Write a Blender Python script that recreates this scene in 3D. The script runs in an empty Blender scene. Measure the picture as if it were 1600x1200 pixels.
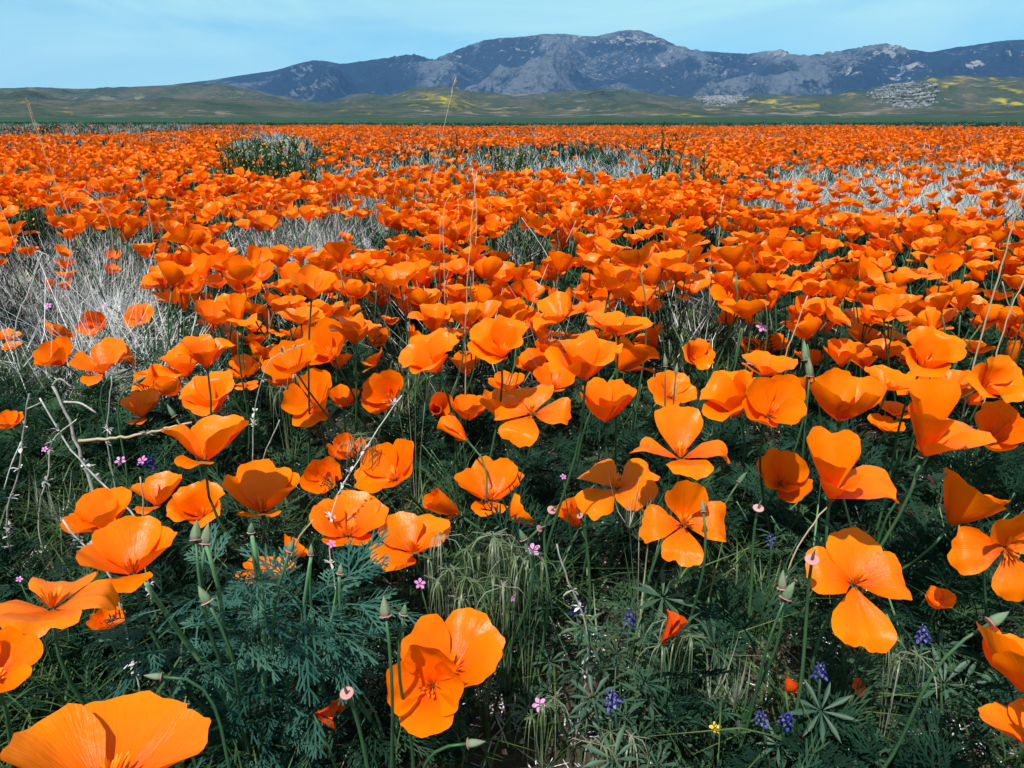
import bpy, math, random
import numpy as np
from mathutils import Vector, Matrix
R = math.radians
random.seed(7)
rng = np.random.default_rng(11)
scene = bpy.context.scene
COL = scene.collection

# ------------------------------------------------------------------ camera
CAM_H, PITCH, FPX = 0.47, R(18.3), 1244.0          # focal length in pixels of a 1600 px wide frame (28 mm)
cam_d = bpy.data.cameras.new('camera')
cam_d.sensor_width = 36.0
cam_d.lens = FPX / 1600.0 * 36.0
cam_d.clip_start, cam_d.clip_end = 0.01, 40000.0
cam = bpy.data.objects.new('camera', cam_d)
COL.objects.link(cam)
cam.location = (0, 0, CAM_H)
cam.rotation_euler = (R(90) - PITCH, 0, 0)
scene.camera = cam

# ------------------------------------------------------------------ sky, sun, exposure
SUN_EL, SUN_AZ = R(58), R(204)                      # azimuth clockwise from +Y: behind the camera, a little left
world = bpy.data.worlds.new('World')
scene.world = world
world.use_nodes = True
wn, wl = world.node_tree.nodes, world.node_tree.links
wn.clear()
w_out = wn.new('ShaderNodeOutputWorld')
w_bg = wn.new('ShaderNodeBackground')
w_bg.inputs['Strength'].default_value = 0.084
sky = wn.new('ShaderNodeTexSky')
sky.sky_type = 'NISHITA'
sky.sun_disc = False
sky.sun_elevation, sky.sun_rotation = SUN_EL, SUN_AZ
sky.altitude, sky.air_density, sky.dust_density, sky.ozone_density = 900, 1.0, 0.3, 3.0
# thin streaky cirrus over the whole sky
w_tc = wn.new('ShaderNodeTexCoord')
w_map = wn.new('ShaderNodeMapping')
w_map.inputs['Rotation'].default_value = (0, R(24), 0)
w_map.inputs['Location'].default_value = (0.35, 0.0, 0.2)
w_map.inputs['Scale'].default_value = (1.1, 1.1, 5.5)
wl.new(w_tc.outputs['Generated'], w_map.inputs[0])
w_noise = wn.new('ShaderNodeTexNoise')
w_noise.inputs['Scale'].default_value = 2.4
w_noise.inputs['Detail'].default_value = 6
w_noise.inputs['Roughness'].default_value = 0.55
w_noise.inputs['Distortion'].default_value = 0.6
wl.new(w_map.outputs[0], w_noise.inputs['Vector'])
w_ramp = wn.new('ShaderNodeMapRange')
w_ramp.inputs['From Min'].default_value, w_ramp.inputs['From Max'].default_value = 0.36, 0.66
w_ramp.inputs['To Min'].default_value, w_ramp.inputs['To Max'].default_value = 0.12, 1.0
wl.new(w_noise.outputs['Fac'], w_ramp.inputs['Value'])
w_mix = wn.new('ShaderNodeMix'); w_mix.data_type = 'RGBA'
wl.new(w_ramp.outputs[0], w_mix.inputs['Factor'])
wl.new(sky.outputs[0], w_mix.inputs['A'])
w_mix.inputs['B'].default_value = (7.6, 7.5, 7.2, 1)
w_tint = wn.new('ShaderNodeMix'); w_tint.data_type = 'RGBA'; w_tint.blend_type = 'MULTIPLY'
w_tint.inputs['Factor'].default_value = 1.0
w_tint.inputs['B'].default_value = (0.66, 1.10, 1.12, 1)       # the film's cyan sky
wl.new(w_mix.outputs['Result'], w_tint.inputs['A'])
wl.new(w_tint.outputs['Result'], w_bg.inputs['Color'])
wl.new(w_bg.outputs[0], w_out.inputs['Surface'])

sun_d = bpy.data.lights.new('sun', 'SUN')
sun_d.energy, sun_d.angle, sun_d.color = 5.0, R(0.53), (1.0, 0.96, 0.9)
sun = bpy.data.objects.new('sun', sun_d)
COL.objects.link(sun)
sundir = Vector((math.sin(SUN_AZ) * math.cos(SUN_EL), math.cos(SUN_AZ) * math.cos(SUN_EL), math.sin(SUN_EL)))
sun.rotation_euler = sundir.to_track_quat('Z', 'Y').to_euler()
vs = scene.view_settings
vs.view_transform, vs.look, vs.exposure, vs.gamma = 'Standard', 'None', 0.5, 1.0
vs.use_curve_mapping = False
scene.cycles.max_bounces = 4
scene.cycles.diffuse_bounces = 3
scene.cycles.glossy_bounces = 2
scene.cycles.transmission_bounces = 3
scene.cycles.volume_bounces = 0
scene.cycles.use_adaptive_sampling = True
scene.cycles.adaptive_threshold = 0.025

# ------------------------------------------------------------------ camera geometry helpers
CF = np.array([0, math.cos(PITCH), -math.sin(PITCH)])
CU = np.array([0, math.sin(PITCH), math.cos(PITCH)])
CR = np.array([1.0, 0, 0])
CP = np.array([0, 0, CAM_H])
def ray(px, py):
    return CF + CR * (px - 800) / FPX - CU * (py - 600) / FPX
def at_depth(px, py, d):
    return CP + ray(px, py) * d
def at_y(px, py, Y):
    r = ray(px, py)
    return CP + r * (Y / r[1])
def at_z(px, py, z):
    r = ray(px, py)
    return CP + r * ((z - CAM_H) / r[2])
def project(P):
    v = np.atleast_2d(P) - CP
    d = v @ CF
    return 800 + FPX * (v @ CR) / d, 600 - FPX * (v @ CU) / d, d

# ------------------------------------------------------------------ noise
def _hash(ix, iy, seed):
    h = (ix.astype(np.int64) * 374761393 + iy.astype(np.int64) * 668265263 + seed * 1442695041) & 0x7fffffff
    h = ((h ^ (h >> 13)) * 1274126177) & 0x7fffffff
    return ((h ^ (h >> 16)) & 0xffff) / 65535.0
def vnoise(x, y, seed=0):
    x, y = np.asarray(x, float), np.asarray(y, float)
    ix, iy = np.floor(x), np.floor(y)
    fx, fy = x - ix, y - iy
    fx, fy = fx * fx * fx * (fx * (fx * 6 - 15) + 10), fy * fy * fy * (fy * (fy * 6 - 15) + 10)
    a, b = _hash(ix, iy, seed), _hash(ix + 1, iy, seed)
    c, d = _hash(ix, iy + 1, seed), _hash(ix + 1, iy + 1, seed)
    return (a * (1 - fx) + b * fx) * (1 - fy) + (c * (1 - fx) + d * fx) * fy
def fbm(x, y, oct=5, seed=0, gain=0.5):
    s, a, t = 0, 1.0, 0
    for i in range(oct):
        s = s + a * vnoise(x * 2 ** i + 17.3 * i, y * 2 ** i - 9.1 * i, seed + i); t += a; a *= gain
    return s / t
def ridged(x, y, oct=5, seed=0, gain=0.55):
    s, a, t, w = 0, 1.0, 0, 1.0
    for i in range(oct):
        n = 1 - np.abs(2 * vnoise(x * 2 ** i + 5.7 * i, y * 2 ** i + 3.3 * i, seed + i) - 1)
        n = n * n * w
        w = np.clip(n * 1.6, 0, 1)
        s = s + a * n; t += a; a *= gain
    return s / t
def gz(x, y):
    """ground height"""
    x, y = np.asarray(x, float), np.asarray(y, float)
    fade = np.exp(-np.hypot(x, y) / 25.0)
    rise = 0.0042 * np.clip(np.hypot(x, y) - 45, 0, 1000)            # the plain climbs a little towards the hills
    return ((fbm(x * 1.1, y * 1.1, 3, 5) - 0.5) * 0.05 + (fbm(x * 7, y * 7, 3, 8) - 0.5) * 0.012) * fade + rise

# ------------------------------------------------------------------ materials
def new_mat(name):
    m = bpy.data.materials.new(name)
    m.use_nodes = True
    m.node_tree.nodes.clear()
    return m, m.node_tree.nodes, m.node_tree.links
def ramp(nodes, stops):
    r = nodes.new('ShaderNodeValToRGB')
    el = r.color_ramp.elements
    while len(el) < len(stops):
        el.new(0.5)
    for e, (p, c) in zip(el, stops):
        e.position = p
        e.color = (*c, 1)
    return r
def noise(nodes, links, scale, detail=4, rough=0.55, vec=None):
    n = nodes.new('ShaderNodeTexNoise')
    n.inputs['Scale'].default_value = scale
    n.inputs['Detail'].default_value = detail
    n.inputs['Roughness'].default_value = rough
    if vec is not None:
        links.new(vec, n.inputs['Vector'])
    return n
def plant_mat(name, cols, trans=0.25, rough=0.5, spec=0.3, nscale=60.0):
    """leaf or stem stuff: two to three colours mixed by noise and per object, part of the light passing through"""
    m, n, l = new_mat(name)
    out = n.new('ShaderNodeOutputMaterial')
    geo = n.new('ShaderNodeNewGeometry')
    oi = n.new('ShaderNodeObjectInfo')
    nz = noise(n, l, nscale, 3, 0.6, geo.outputs['Position'])
    add = n.new('ShaderNodeMath'); add.operation = 'MULTIPLY_ADD'
    l.new(oi.outputs['Random'], add.inputs[0]); add.inputs[1].default_value = 0.5
    l.new(nz.outputs['Fac'], add.inputs[2])
    sub = n.new('ShaderNodeMath'); sub.operation = 'SUBTRACT'; sub.inputs[1].default_value = 0.25
    l.new(add.outputs[0], sub.inputs[0])
    k = len(cols) - 1
    rp = ramp(n, [(0.2 + 0.6 * i / k, c) for i, c in enumerate(cols)])
    l.new(sub.outputs[0], rp.inputs[0])
    p = n.new('ShaderNodeBsdfPrincipled')
    p.inputs['Roughness'].default_value = rough
    p.inputs['Specular IOR Level'].default_value = spec
    l.new(rp.outputs[0], p.inputs['Base Color'])
    if trans > 0:
        t = n.new('ShaderNodeBsdfTranslucent')
        l.new(rp.outputs[0], t.inputs['Color'])
        mx = n.new('ShaderNodeMixShader'); mx.inputs[0].default_value = trans
        l.new(p.outputs[0], mx.inputs[1]); l.new(t.outputs[0], mx.inputs[2])
        l.new(mx.outputs[0], out.inputs['Surface'])
    else:
        l.new(p.outputs[0], out.inputs['Surface'])
    return m
def petal_mat(name, lip, mid, base, trans=0.36, rough=0.26):
    m, n, l = new_mat(name)
    out = n.new('ShaderNodeOutputMaterial')
    uv = n.new('ShaderNodeUVMap')
    sp = n.new('ShaderNodeSeparateXYZ'); l.new(uv.outputs[0], sp.inputs[0])
    oi = n.new('ShaderNodeObjectInfo')
    mp = n.new('ShaderNodeMapping'); mp.inputs['Scale'].default_value = (26, 1.6, 1)
    l.new(uv.outputs[0], mp.inputs[0])
    off = n.new('ShaderNodeCombineXYZ')
    ml = n.new('ShaderNodeMath'); ml.operation = 'MULTIPLY'; ml.inputs[1].default_value = 91.0
    l.new(oi.outputs['Random'], ml.inputs[0]); l.new(ml.outputs[0], off.inputs[2])
    va = n.new('ShaderNodeVectorMath'); va.operation = 'ADD'
    l.new(mp.outputs[0], va.inputs[0]); l.new(off.outputs[0], va.inputs[1])
    vein = noise(n, l, 1.6, 5, 0.62, va.outputs[0])
    mp2 = n.new('ShaderNodeMapping'); mp2.inputs['Scale'].default_value = (2.2, 1.5, 1)
    l.new(uv.outputs[0], mp2.inputs[0])
    va2 = n.new('ShaderNodeVectorMath'); va2.operation = 'ADD'
    l.new(mp2.outputs[0], va2.inputs[0]); l.new(off.outputs[0], va2.inputs[1])
    crump = noise(n, l, 1.5, 3, 0.5, va2.outputs[0])
    rp = ramp(n, [(0.0, base), (0.33, mid), (0.95, lip)])
    # along the petal, shifted a little by the veins and from flower to flower
    a1 = n.new('ShaderNodeMath'); a1.operation = 'MULTIPLY_ADD'; a1.inputs[1].default_value = 0.42
    l.new(vein.outputs['Fac'], a1.inputs[0]); l.new(sp.outputs['Y'], a1.inputs[2])
    a2 = n.new('ShaderNodeMath'); a2.operation = 'MULTIPLY_ADD'; a2.inputs[1].default_value = 0.45
    l.new(oi.outputs['Random'], a2.inputs[0]); l.new(a1.outputs[0], a2.inputs[2])
    a3 = n.new('ShaderNodeMath'); a3.operation = 'SUBTRACT'; a3.inputs[1].default_value = 0.43
    l.new(a2.outputs[0], a3.inputs[0]); l.new(a3.outputs[0], rp.inputs[0])
    b1 = n.new('ShaderNodeBump'); b1.inputs['Strength'].default_value = 0.6; b1.inputs['Distance'].default_value = 0.0007
    l.new(vein.outputs['Fac'], b1.inputs['Height'])
    b2 = n.new('ShaderNodeBump'); b2.inputs['Strength'].default_value = 0.35; b2.inputs['Distance'].default_value = 0.003
    l.new(crump.outputs['Fac'], b2.inputs['Height']); l.new(b1.outputs[0], b2.inputs['Normal'])
    p = n.new('ShaderNodeBsdfPrincipled')
    p.inputs['Roughness'].default_value = rough
    p.inputs['Specular IOR Level'].default_value = 0.17
    l.new(rp.outputs[0], p.inputs['Base Color']); l.new(b2.outputs[0], p.inputs['Normal'])
    t = n.new('ShaderNodeBsdfTranslucent')
    tm = n.new('ShaderNodeMix'); tm.data_type = 'RGBA'; tm.blend_type = 'MULTIPLY'; tm.inputs['Factor'].default_value = 1.0
    tm.inputs['B'].default_value = (1.0, 0.72, 0.5, 1)
    l.new(rp.outputs[0], tm.inputs['A'])
    l.new(tm.outputs['Result'], t.inputs['Color']); l.new(b2.outputs[0], t.inputs['Normal'])
    mx = n.new('ShaderNodeMixShader'); mx.inputs[0].default_value = trans
    l.new(p.outputs[0], mx.inputs[1]); l.new(t.outputs[0], mx.inputs[2])
    l.new(mx.outputs[0], out.inputs['Surface'])
    return m
M = {}
M['petal'] = petal_mat('poppy_petal', (0.93, 0.196, 0.0004), (0.92, 0.140, 0.0004), (0.86, 0.085, 0.0004))
M['wilt'] = petal_mat('wilted_petal', (0.80, 0.10, 0.006), (0.72, 0.07, 0.006), (0.6, 0.05, 0.006))
M['stamen'] = plant_mat('stamen', [(0.72, 0.12, 0.0), (0.9, 0.30, 0.01)], 0.2, 0.6, 0.2, 300)
M['stem'] = plant_mat('poppy_stem', [(0.026, 0.080, 0.034), (0.055, 0.125, 0.05)], 0.1, 0.45)
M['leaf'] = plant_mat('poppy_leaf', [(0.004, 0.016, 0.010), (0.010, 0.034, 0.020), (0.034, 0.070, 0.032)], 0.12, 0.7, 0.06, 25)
M['grass'] = plant_mat('grass_blade', [(0.022, 0.055, 0.016), (0.05, 0.10, 0.028), (0.11, 0.16, 0.05)], 0.3, 0.45)
M['brome'] = plant_mat('brome_awn', [(0.05, 0.09, 0.03), (0.11, 0.15, 0.07), (0.26, 0.26, 0.20)], 0.3, 0.4)
M['dry'] = plant_mat('dry_grass', [(0.34, 0.345, 0.345), (0.57, 0.575, 0.58), (0.78, 0.785, 0.79)], 0.15, 0.6, 0.2)
M['straw'] = plant_mat('straw_stalk', [(0.34, 0.25, 0.15), (0.46, 0.36, 0.25)], 0.1, 0.5)
M['twig'] = plant_mat('bleached_twig', [(0.20, 0.18, 0.16), (0.34, 0.32, 0.30), (0.52, 0.50, 0.48)], 0.0, 0.7, 0.2, 220)
M['bud'] = plant_mat('poppy_bud_cap', [(0.06, 0.12, 0.065), (0.13, 0.18, 0.10), (0.18, 0.17, 0.12)], 0.1, 0.6, 0.2, 160)
M['rim'] = plant_mat('pink_rim', [(0.40, 0.12, 0.14), (0.58, 0.28, 0.27)], 0.2, 0.5)
M['pink'] = plant_mat('filaree_petal', [(0.58, 0.16, 0.46), (0.72, 0.30, 0.60)], 0.3, 0.5)
M['lupine'] = plant_mat('lupine_flower', [(0.008, 0.006, 0.10), (0.018, 0.014, 0.20), (0.13, 0.12, 0.36)], 0.2, 0.5, 0.3, 300)
M['lupleaf'] = plant_mat('lupine_leaf', [(0.020, 0.058, 0.034), (0.045, 0.095, 0.055)], 0.2, 0.5)
M['yellow'] = plant_mat('yellow_flower', [(0.70, 0.36, 0.01), (0.80, 0.50, 0.02)], 0.2, 0.5)
M['fiddle'] = plant_mat('fiddleneck_leaf', [(0.014, 0.042, 0.016), (0.034, 0.070, 0.026)], 0.2, 0.8, 0.05)
M['pebble'] = plant_mat('pebble', [(0.16, 0.13, 0.11), (0.28, 0.25, 0.22), (0.42, 0.39, 0.36)], 0.0, 0.8, 0.2)

# ------------------------------------------------------------------ mesh helpers
class MB:
    """collects verts and faces for one mesh"""
    def __init__(s):
        s.v, s.f, s.uv, s.mi = [], [], [], []
        s.n = 0
    def add(s, verts, faces, uv=None, mi=0):
        verts = np.asarray(verts, float)
        s.v.append(verts)
        s.uv.append(np.zeros((len(verts), 2)) if uv is None else np.asarray(uv, float))
        o = s.n
        s.f.extend([tuple(i + o for i in f) for f in faces])
        s.mi.extend([mi] * len(faces))
        s.n += len(verts)
    def ribbon(s, pts, widths, side, mi=0):
        pts = np.asarray(pts, float); k = len(pts)
        side = np.asarray(side, float)
        if side.ndim == 1:
            side = np.repeat(side[None], k, 0)
        w = np.asarray(widths, float)[:, None] * 0.5
        v = np.empty((2 * k, 3)); v[0::2] = pts - side * w; v[1::2] = pts + side * w
        s.add(v, [(2 * i, 2 * i + 1, 2 * i + 3, 2 * i + 2) for i in range(k - 1)], mi=mi)
    def tube(s, pts, radii, n=5, mi=0):
        pts = np.asarray(pts, float); k = len(pts)
        t = np.gradient(pts, axis=0)
        t /= np.linalg.norm(t, axis=1)[:, None] + 1e-12
        ref = np.array([0, 0, 1.0]) if abs(t[:, 2]).mean() < 0.8 else np.array([1.0, 0, 0])
        a = np.cross(t, ref); a /= np.linalg.norm(a, axis=1)[:, None] + 1e-12
        b = np.cross(t, a)
        ang = np.arange(n) * 2 * math.pi / n
        r = np.broadcast_to(np.asarray(radii, float), (k,))[:, None, None]
        v = pts[:, None] + r * (a[:, None] * np.cos(ang)[None, :, None] + b[:, None] * np.sin(ang)[None, :, None])
        f = [(i * n + j, i * n + (j + 1) % n, (i + 1) * n + (j + 1) % n, (i + 1) * n + j) for i in range(k - 1) for j in range(n)]
        f.append(tuple(range(n))[::-1]); f.append(tuple((k - 1) * n + j for j in range(n)))
        s.add(v.reshape(-1, 3), f, mi=mi)
    def lathe(s, prof, n=8, mi=0, M3=None, off=(0, 0, 0)):
        prof = np.asarray(prof, float); k = len(prof)
        ang = np.arange(n) * 2 * math.pi / n
        v = np.stack([prof[:, 0, None] * np.cos(ang), prof[:, 0, None] * np.sin(ang), np.repeat(prof[:, 1, None], n, 1)], -1).reshape(-1, 3)
        if M3 is not None:
            v = v @ np.asarray(M3).T
        v = v + np.asarray(off)
        f = [(i * n + j, i * n + (j + 1) % n, (i + 1) * n + (j + 1) % n, (i + 1) * n + j) for i in range(k - 1) for j in range(n)]
        s.add(v, f, mi=mi)
    def mesh(s, name, mats, smooth=True):
        me = bpy.data.meshes.new(name)
        v = np.concatenate(s.v) if s.v else np.zeros((0, 3))
        me.from_pydata(v.tolist(), [], s.f)
        uvl = me.uv_layers.new(name='UVMap')
        li = np.empty(len(me.loops), np.int32); me.loops.foreach_get('vertex_index', li)
        uvl.data.foreach_set('uv', np.concatenate(s.uv)[li].ravel().astype(np.float32))
        for m in (mats if isinstance(mats, (list, tuple)) else [mats]):
            me.materials.append(m)
        me.polygons.foreach_set('material_index', np.asarray(s.mi, np.int32))
        me.polygons.foreach_set('use_smooth', np.full(len(s.f), smooth))
        me.update()
        return me
def obj(name, me, parent=None, loc=None, rot=None, scale=None):
    o = bpy.data.objects.new(name, me)
    COL.objects.link(o)
    if parent is not None:
        o.parent = parent
    if loc is not None:
        o.location = loc
    if rot is not None:
        o.rotation_euler = rot
    if scale is not None:
        o.scale = (scale,) * 3 if np.isscalar(scale) else scale
    return o
def tag(o, label=None, cat=None, group=None, kind=None):
    if label: o['label'] = label
    if cat: o['category'] = cat
    if group: o['group'] = group
    if kind: o['kind'] = kind
    return o
def empty(name, loc):
    o = bpy.data.objects.new(name, None)
    COL.objects.link(o)
    o.location = loc
    o.empty_display_size = 0.02
    return o
def grid_mesh(name, X, Y, Z, mat, masks=None):
    ny, nx = X.shape
    v = np.stack([X, Y, Z], -1).reshape(-1, 3).astype(np.float32)
    i = np.arange((ny - 1) * (nx - 1)); r, c = i // (nx - 1), i % (nx - 1)
    a = r * nx + c
    f = np.stack([a, a + 1, a + nx + 1, a + nx], -1).astype(np.int32)
    me = bpy.data.meshes.new(name)
    me.vertices.add(len(v)); me.vertices.foreach_set('co', v.ravel())
    me.loops.add(f.size); me.loops.foreach_set('vertex_index', f.ravel())
    me.polygons.add(len(f))
    me.polygons.foreach_set('loop_start', np.arange(0, f.size, 4, dtype=np.int32))
    me.polygons.foreach_set('use_smooth', np.ones(len(f), bool))
    me.update(calc_edges=True)
    for k, arr in (masks or {}).items():
        at = me.attributes.new(k, 'FLOAT', 'POINT')
        at.data.foreach_set('value', arr.ravel().astype(np.float32))
    me.materials.append(mat)
    return me
def rot_axis(az, tilt, spin=0.0):
    """rotation taking +Z to a direction tilted from the vertical towards azimuth az (degrees, 0 right, 90 away, 270 to camera)"""
    k = np.array([-math.sin(R(az)), math.cos(R(az)), 0])
    q = Matrix.Rotation(R(tilt), 3, Vector(k)) @ Matrix.Rotation(R(spin), 3, 'Z')
    return q

# ================================================================== the setting
def ground_mat():
    m, n, l = new_mat('soil_and_plain')
    out = n.new('ShaderNodeOutputMaterial')
    geo = n.new('ShaderNodeNewGeometry')
    sp = n.new('ShaderNodeSeparateXYZ'); l.new(geo.outputs['Position'], sp.inputs[0])
    n1 = noise(n, l, 9, 8, 0.65, geo.outputs['Position'])
    n2 = noise(n, l, 120, 5, 0.7, geo.outputs['Position'])
    soil = ramp(n, [(0.3, (0.020, 0.015, 0.010)), (0.55, (0.055, 0.042, 0.030)), (0.75, (0.13, 0.11, 0.09))])
    mixn = n.new('ShaderNodeMath'); mixn.operation = 'MULTIPLY_ADD'; mixn.inputs[1].default_value = 0.5
    l.new(n2.outputs['Fac'], mixn.inputs[0])
    h = n.new('ShaderNodeMath'); h.operation = 'MULTIPLY'; h.inputs[1].default_value = 0.55
    l.new(n1.outputs['Fac'], h.inputs[0]); l.new(h.outputs[0], mixn.inputs[2])
    l.new(mixn.outputs[0], soil.inputs[0])
    # beyond the poppies a grassy plain: dull green, then a darker green far off
    mp = n.new('ShaderNodeMapping'); mp.inputs['Scale'].default_value = (0.012, 0.05, 1)
    l.new(geo.outputs['Position'], mp.inputs[0])
    n3 = noise(n, l, 1.0, 5, 0.55, mp.outputs[0])
    plain = ramp(n, [(0.3, (0.010, 0.038, 0.020)), (0.5, (0.020, 0.050, 0.026)), (0.72, (0.10, 0.115, 0.075))])
    far = n.new('ShaderNodeMapRange'); far.inputs['From Min'].default_value = 48; far.inputs['From Max'].default_value = 105
    far.inputs['To Min'].default_value = 0.16; far.inputs['To Max'].default_value = -0.12
    l.new(sp.outputs['Y'], far.inputs['Value'])
    ad = n.new('ShaderNodeMath'); ad.operation = 'ADD'
    l.new(n3.outputs['Fac'], ad.inputs[0]); l.new(far.outputs[0], ad.inputs[1]); l.new(ad.outputs[0], plain.inputs[0])
    mr = n.new('ShaderNodeMapRange'); mr.inputs['From Min'].default_value = 6; mr.inputs['From Max'].default_value = 32
    l.new(sp.outputs['Y'], mr.inputs['Value'])
    mx = n.new('ShaderNodeMix'); mx.data_type = 'RGBA'
    l.new(mr.outputs[0], mx.inputs['Factor']); l.new(soil.outputs[0], mx.inputs['A']); l.new(plain.outputs[0], mx.inputs['B'])
    b = n.new('ShaderNodeBump'); b.inputs['Strength'].default_value = 0.8; b.inputs['Distance'].default_value = 0.006
    l.new(n2.outputs['Fac'], b.inputs['Height'])
    p = n.new('ShaderNodeBsdfPrincipled'); p.inputs['Roughness'].default_value = 0.95
    p.inputs['Specular IOR Level'].default_value = 0.1
    l.new(mx.outputs['Result'], p.inputs['Base Color']); l.new(b.outputs[0], p.inputs['Normal'])
    l.new(p.outputs[0], out.inputs['Surface'])
    return m
def spaced(lo_n, hi_n, near, far):
    t = np.linspace(0, 1, lo_n)
    return near * np.sinh(t * math.asinh(far / near))
gx = spaced(120, 0, 0.9, 9000); gx = np.concatenate([-gx[:0:-1], gx])
gy = np.concatenate([[-60, -8, -3, -1.2, -0.5], spaced(190, 0, 0.9, 9000)])
GX, GY = np.meshgrid(gx, gy)
ground = obj('ground', grid_mesh('ground', GX, GY, gz(GX, GY), ground_mat()))
tag(ground, kind='structure')

# ---- mountains: polar height fields, real distances and heights
def az_el(pts):
    a, e = [], []
    for x, y in pts:
        d = ray(x, y); a.append(math.atan2(d[0], d[1])); e.append(d[2] / math.hypot(d[0], d[1]))
    return np.array(a), np.array(e)
def gauss(a, s):
    k = np.exp(-0.5 * (np.arange(-3 * s, 3 * s + 1) / s) ** 2); k /= k.sum()
    return np.convolve(np.pad(a, 3 * s, mode='edge'), k, 'valid')
SKY_MAIN = [(-700, 120), (-300, 130), (0, 150), (220, 140), (270, 132), (330, 125), (380, 117), (430, 110), (460, 101), (478, 96), (495, 94), (515, 96), (533, 100), (570, 95),
            (620, 88), (645, 84), (665, 90), (678, 93), (690, 88), (720, 75), (760, 62), (785, 59), (810, 58), (850, 53), (885, 53), (910, 56), (930, 57),
            (950, 52), (970, 48), (987, 46), (1010, 50), (1040, 63), (1070, 75), (1095, 79), (1130, 82), (1170, 84), (1195, 80), (1216, 77), (1240, 84), (1255, 87),
            (1290, 83), (1330, 76), (1365, 70), (1380, 67), (1400, 71), (1425, 77), (1455, 82), (1480, 76), (1530, 69), (1570, 63), (1600, 62), (1900, 66), (2300, 90)]
SKY_HILL = [(-700, 128), (-300, 133), (0, 138), (60, 136), (120, 139), (180, 136), (220, 135), (300, 131), (350, 131), (400, 141), (430, 148), (470, 156), (510, 161),
            (550, 147), (575, 146), (610, 150), (650, 136), (690, 135), (740, 143), (800, 148), (850, 146), (890, 141), (975, 139), (1050, 150), (1100, 152), (1200, 147),
            (1250, 150), (1320, 145), (1380, 136), (1420, 128), (1460, 120), (1500, 118), (1600, 121), (1900, 112), (2300, 120)]
def hill_mat(name, base, cols, BSC=0.008):
    """cols: list of (mask attribute, colour stops, noise scale, threshold softness); masks mixed on in turn, broken up by noise"""
    m, n, l = new_mat(name)
    out = n.new('ShaderNodeOutputMaterial')
    geo = n.new('ShaderNodeNewGeometry')
    def nz(scale, d=6, r=0.6):
        return noise(n, l, scale, d, r, geo.outputs['Position'])
    b = ramp(n, base)
    l.new(nz(BSC, 8, 0.7).outputs['Fac'], b.inputs[0])
    cur = b.outputs[0]
    for att, stops, sc, thr, soft in cols:
        a = n.new('ShaderNodeAttribute'); a.attribute_name = att
        f = nz(sc, 8, 0.68)
        fc = n.new('ShaderNodeMapRange'); fc.clamp = False
        fc.inputs['From Min'].default_value, fc.inputs['From Max'].default_value = 0.36, 0.64
        l.new(f.outputs['Fac'], fc.inputs['Value'])
        ad = n.new('ShaderNodeMath'); ad.operation = 'ADD'
        l.new(a.outputs['Fac'], ad.inputs[0]); l.new(fc.outputs[0], ad.inputs[1])
        mr = n.new('ShaderNodeMapRange'); mr.inputs['From Min'].default_value = thr; mr.inputs['From Max'].default_value = thr + soft
        l.new(ad.outputs[0], mr.inputs['Value'])
        c = ramp(n, stops); l.new(nz(sc * 2.3, 4).outputs['Fac'], c.inputs[0])
        mx = n.new('ShaderNodeMix'); mx.data_type = 'RGBA'
        l.new(mr.outputs[0], mx.inputs['Factor']); l.new(cur, mx.inputs['A']); l.new(c.outputs[0], mx.inputs['B'])
        cur = mx.outputs['Result']
    bp = n.new('ShaderNodeBump'); bp.inputs['Strength'].default_value = 1.0; bp.inputs['Distance'].default_value = 22
    l.new(nz(0.03, 6, 0.65).outputs['Fac'], bp.inputs['Height'])
    p = n.new('ShaderNodeBsdfPrincipled'); p.inputs['Roughness'].default_value = 1.0
    p.inputs['Specular IOR Level'].default_value = 0.0
    l.new(cur, p.inputs['Base Color']); l.new(bp.outputs[0], p.inputs['Normal'])
    l.new(p.outputs[0], out.inputs['Surface'])
    return m
def height_layer(sky_pts, r0, r1, rc, na, nr, seed, relief, jag):
    a_t, e_t = az_el(sky_pts)
    az = np.linspace(a_t.min(), a_t.max(), na)
    el = np.interp(az, a_t, e_t)
    rr = r0 + (r1 - r0) * np.linspace(0, 1, nr) ** 1.15
    A, RR = np.meshgrid(az, rr)
    X, Y = RR * np.sin(A), RR * np.cos(A)
    t = np.where(RR < rc, (RR - r0) / (rc - r0), 1 - (RR - rc) / (r1 - rc) * 1.0)
    t = np.clip(t, 0, 1)
    prof = t ** 1.25
    wx, wy = X + 260 * (fbm(X / 700, Y / 700, 3, seed + 40) - 0.5), Y + 260 * (fbm(X / 700, Y / 700, 3, seed + 50) - 0.5)
    rid = ridged(wx / relief, wy / relief, 6, seed)
    f2 = fbm(wx / (relief * 0.5), wy / (relief * 0.5), 5, seed + 9)
    H = prof * (0.62 + 1.0 * (rid - 0.35) * np.clip(1.6 - 1.55 * t, 0.06, 1) + 0.30 * (f2 - 0.5) * np.clip(1.3 - t, 0.3, 1))
    H = np.maximum(H, 0) + 0.0
    ang = ((H * 1000 - CAM_H) / RR).max(0)
    sc = gauss(el / np.maximum(ang, 1e-4), 5)
    H = H * 1000 * sc[None]
    # fine correction so that the crest follows the skyline, spread over the mountainside
    ang = ((H - CAM_H) / RR).max(0)
    H = H * (0.25 + 0.75 * gauss(el / np.maximum(ang, 1e-4), 2))[None] if jag else H * gauss(el / np.maximum(ang, 1e-4), 2)[None]
    H[0] = -1; H[-1] = -4
    return A, RR, X, Y, H, rid, f2
def pxpy(X, Y, H):
    d = Y * CF[1] + (H - CAM_H) * CF[2]
    return 800 + FPX * X / d, 600 - FPX * (Y * CU[1] + (H - CAM_H) * CU[2]) / d
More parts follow.
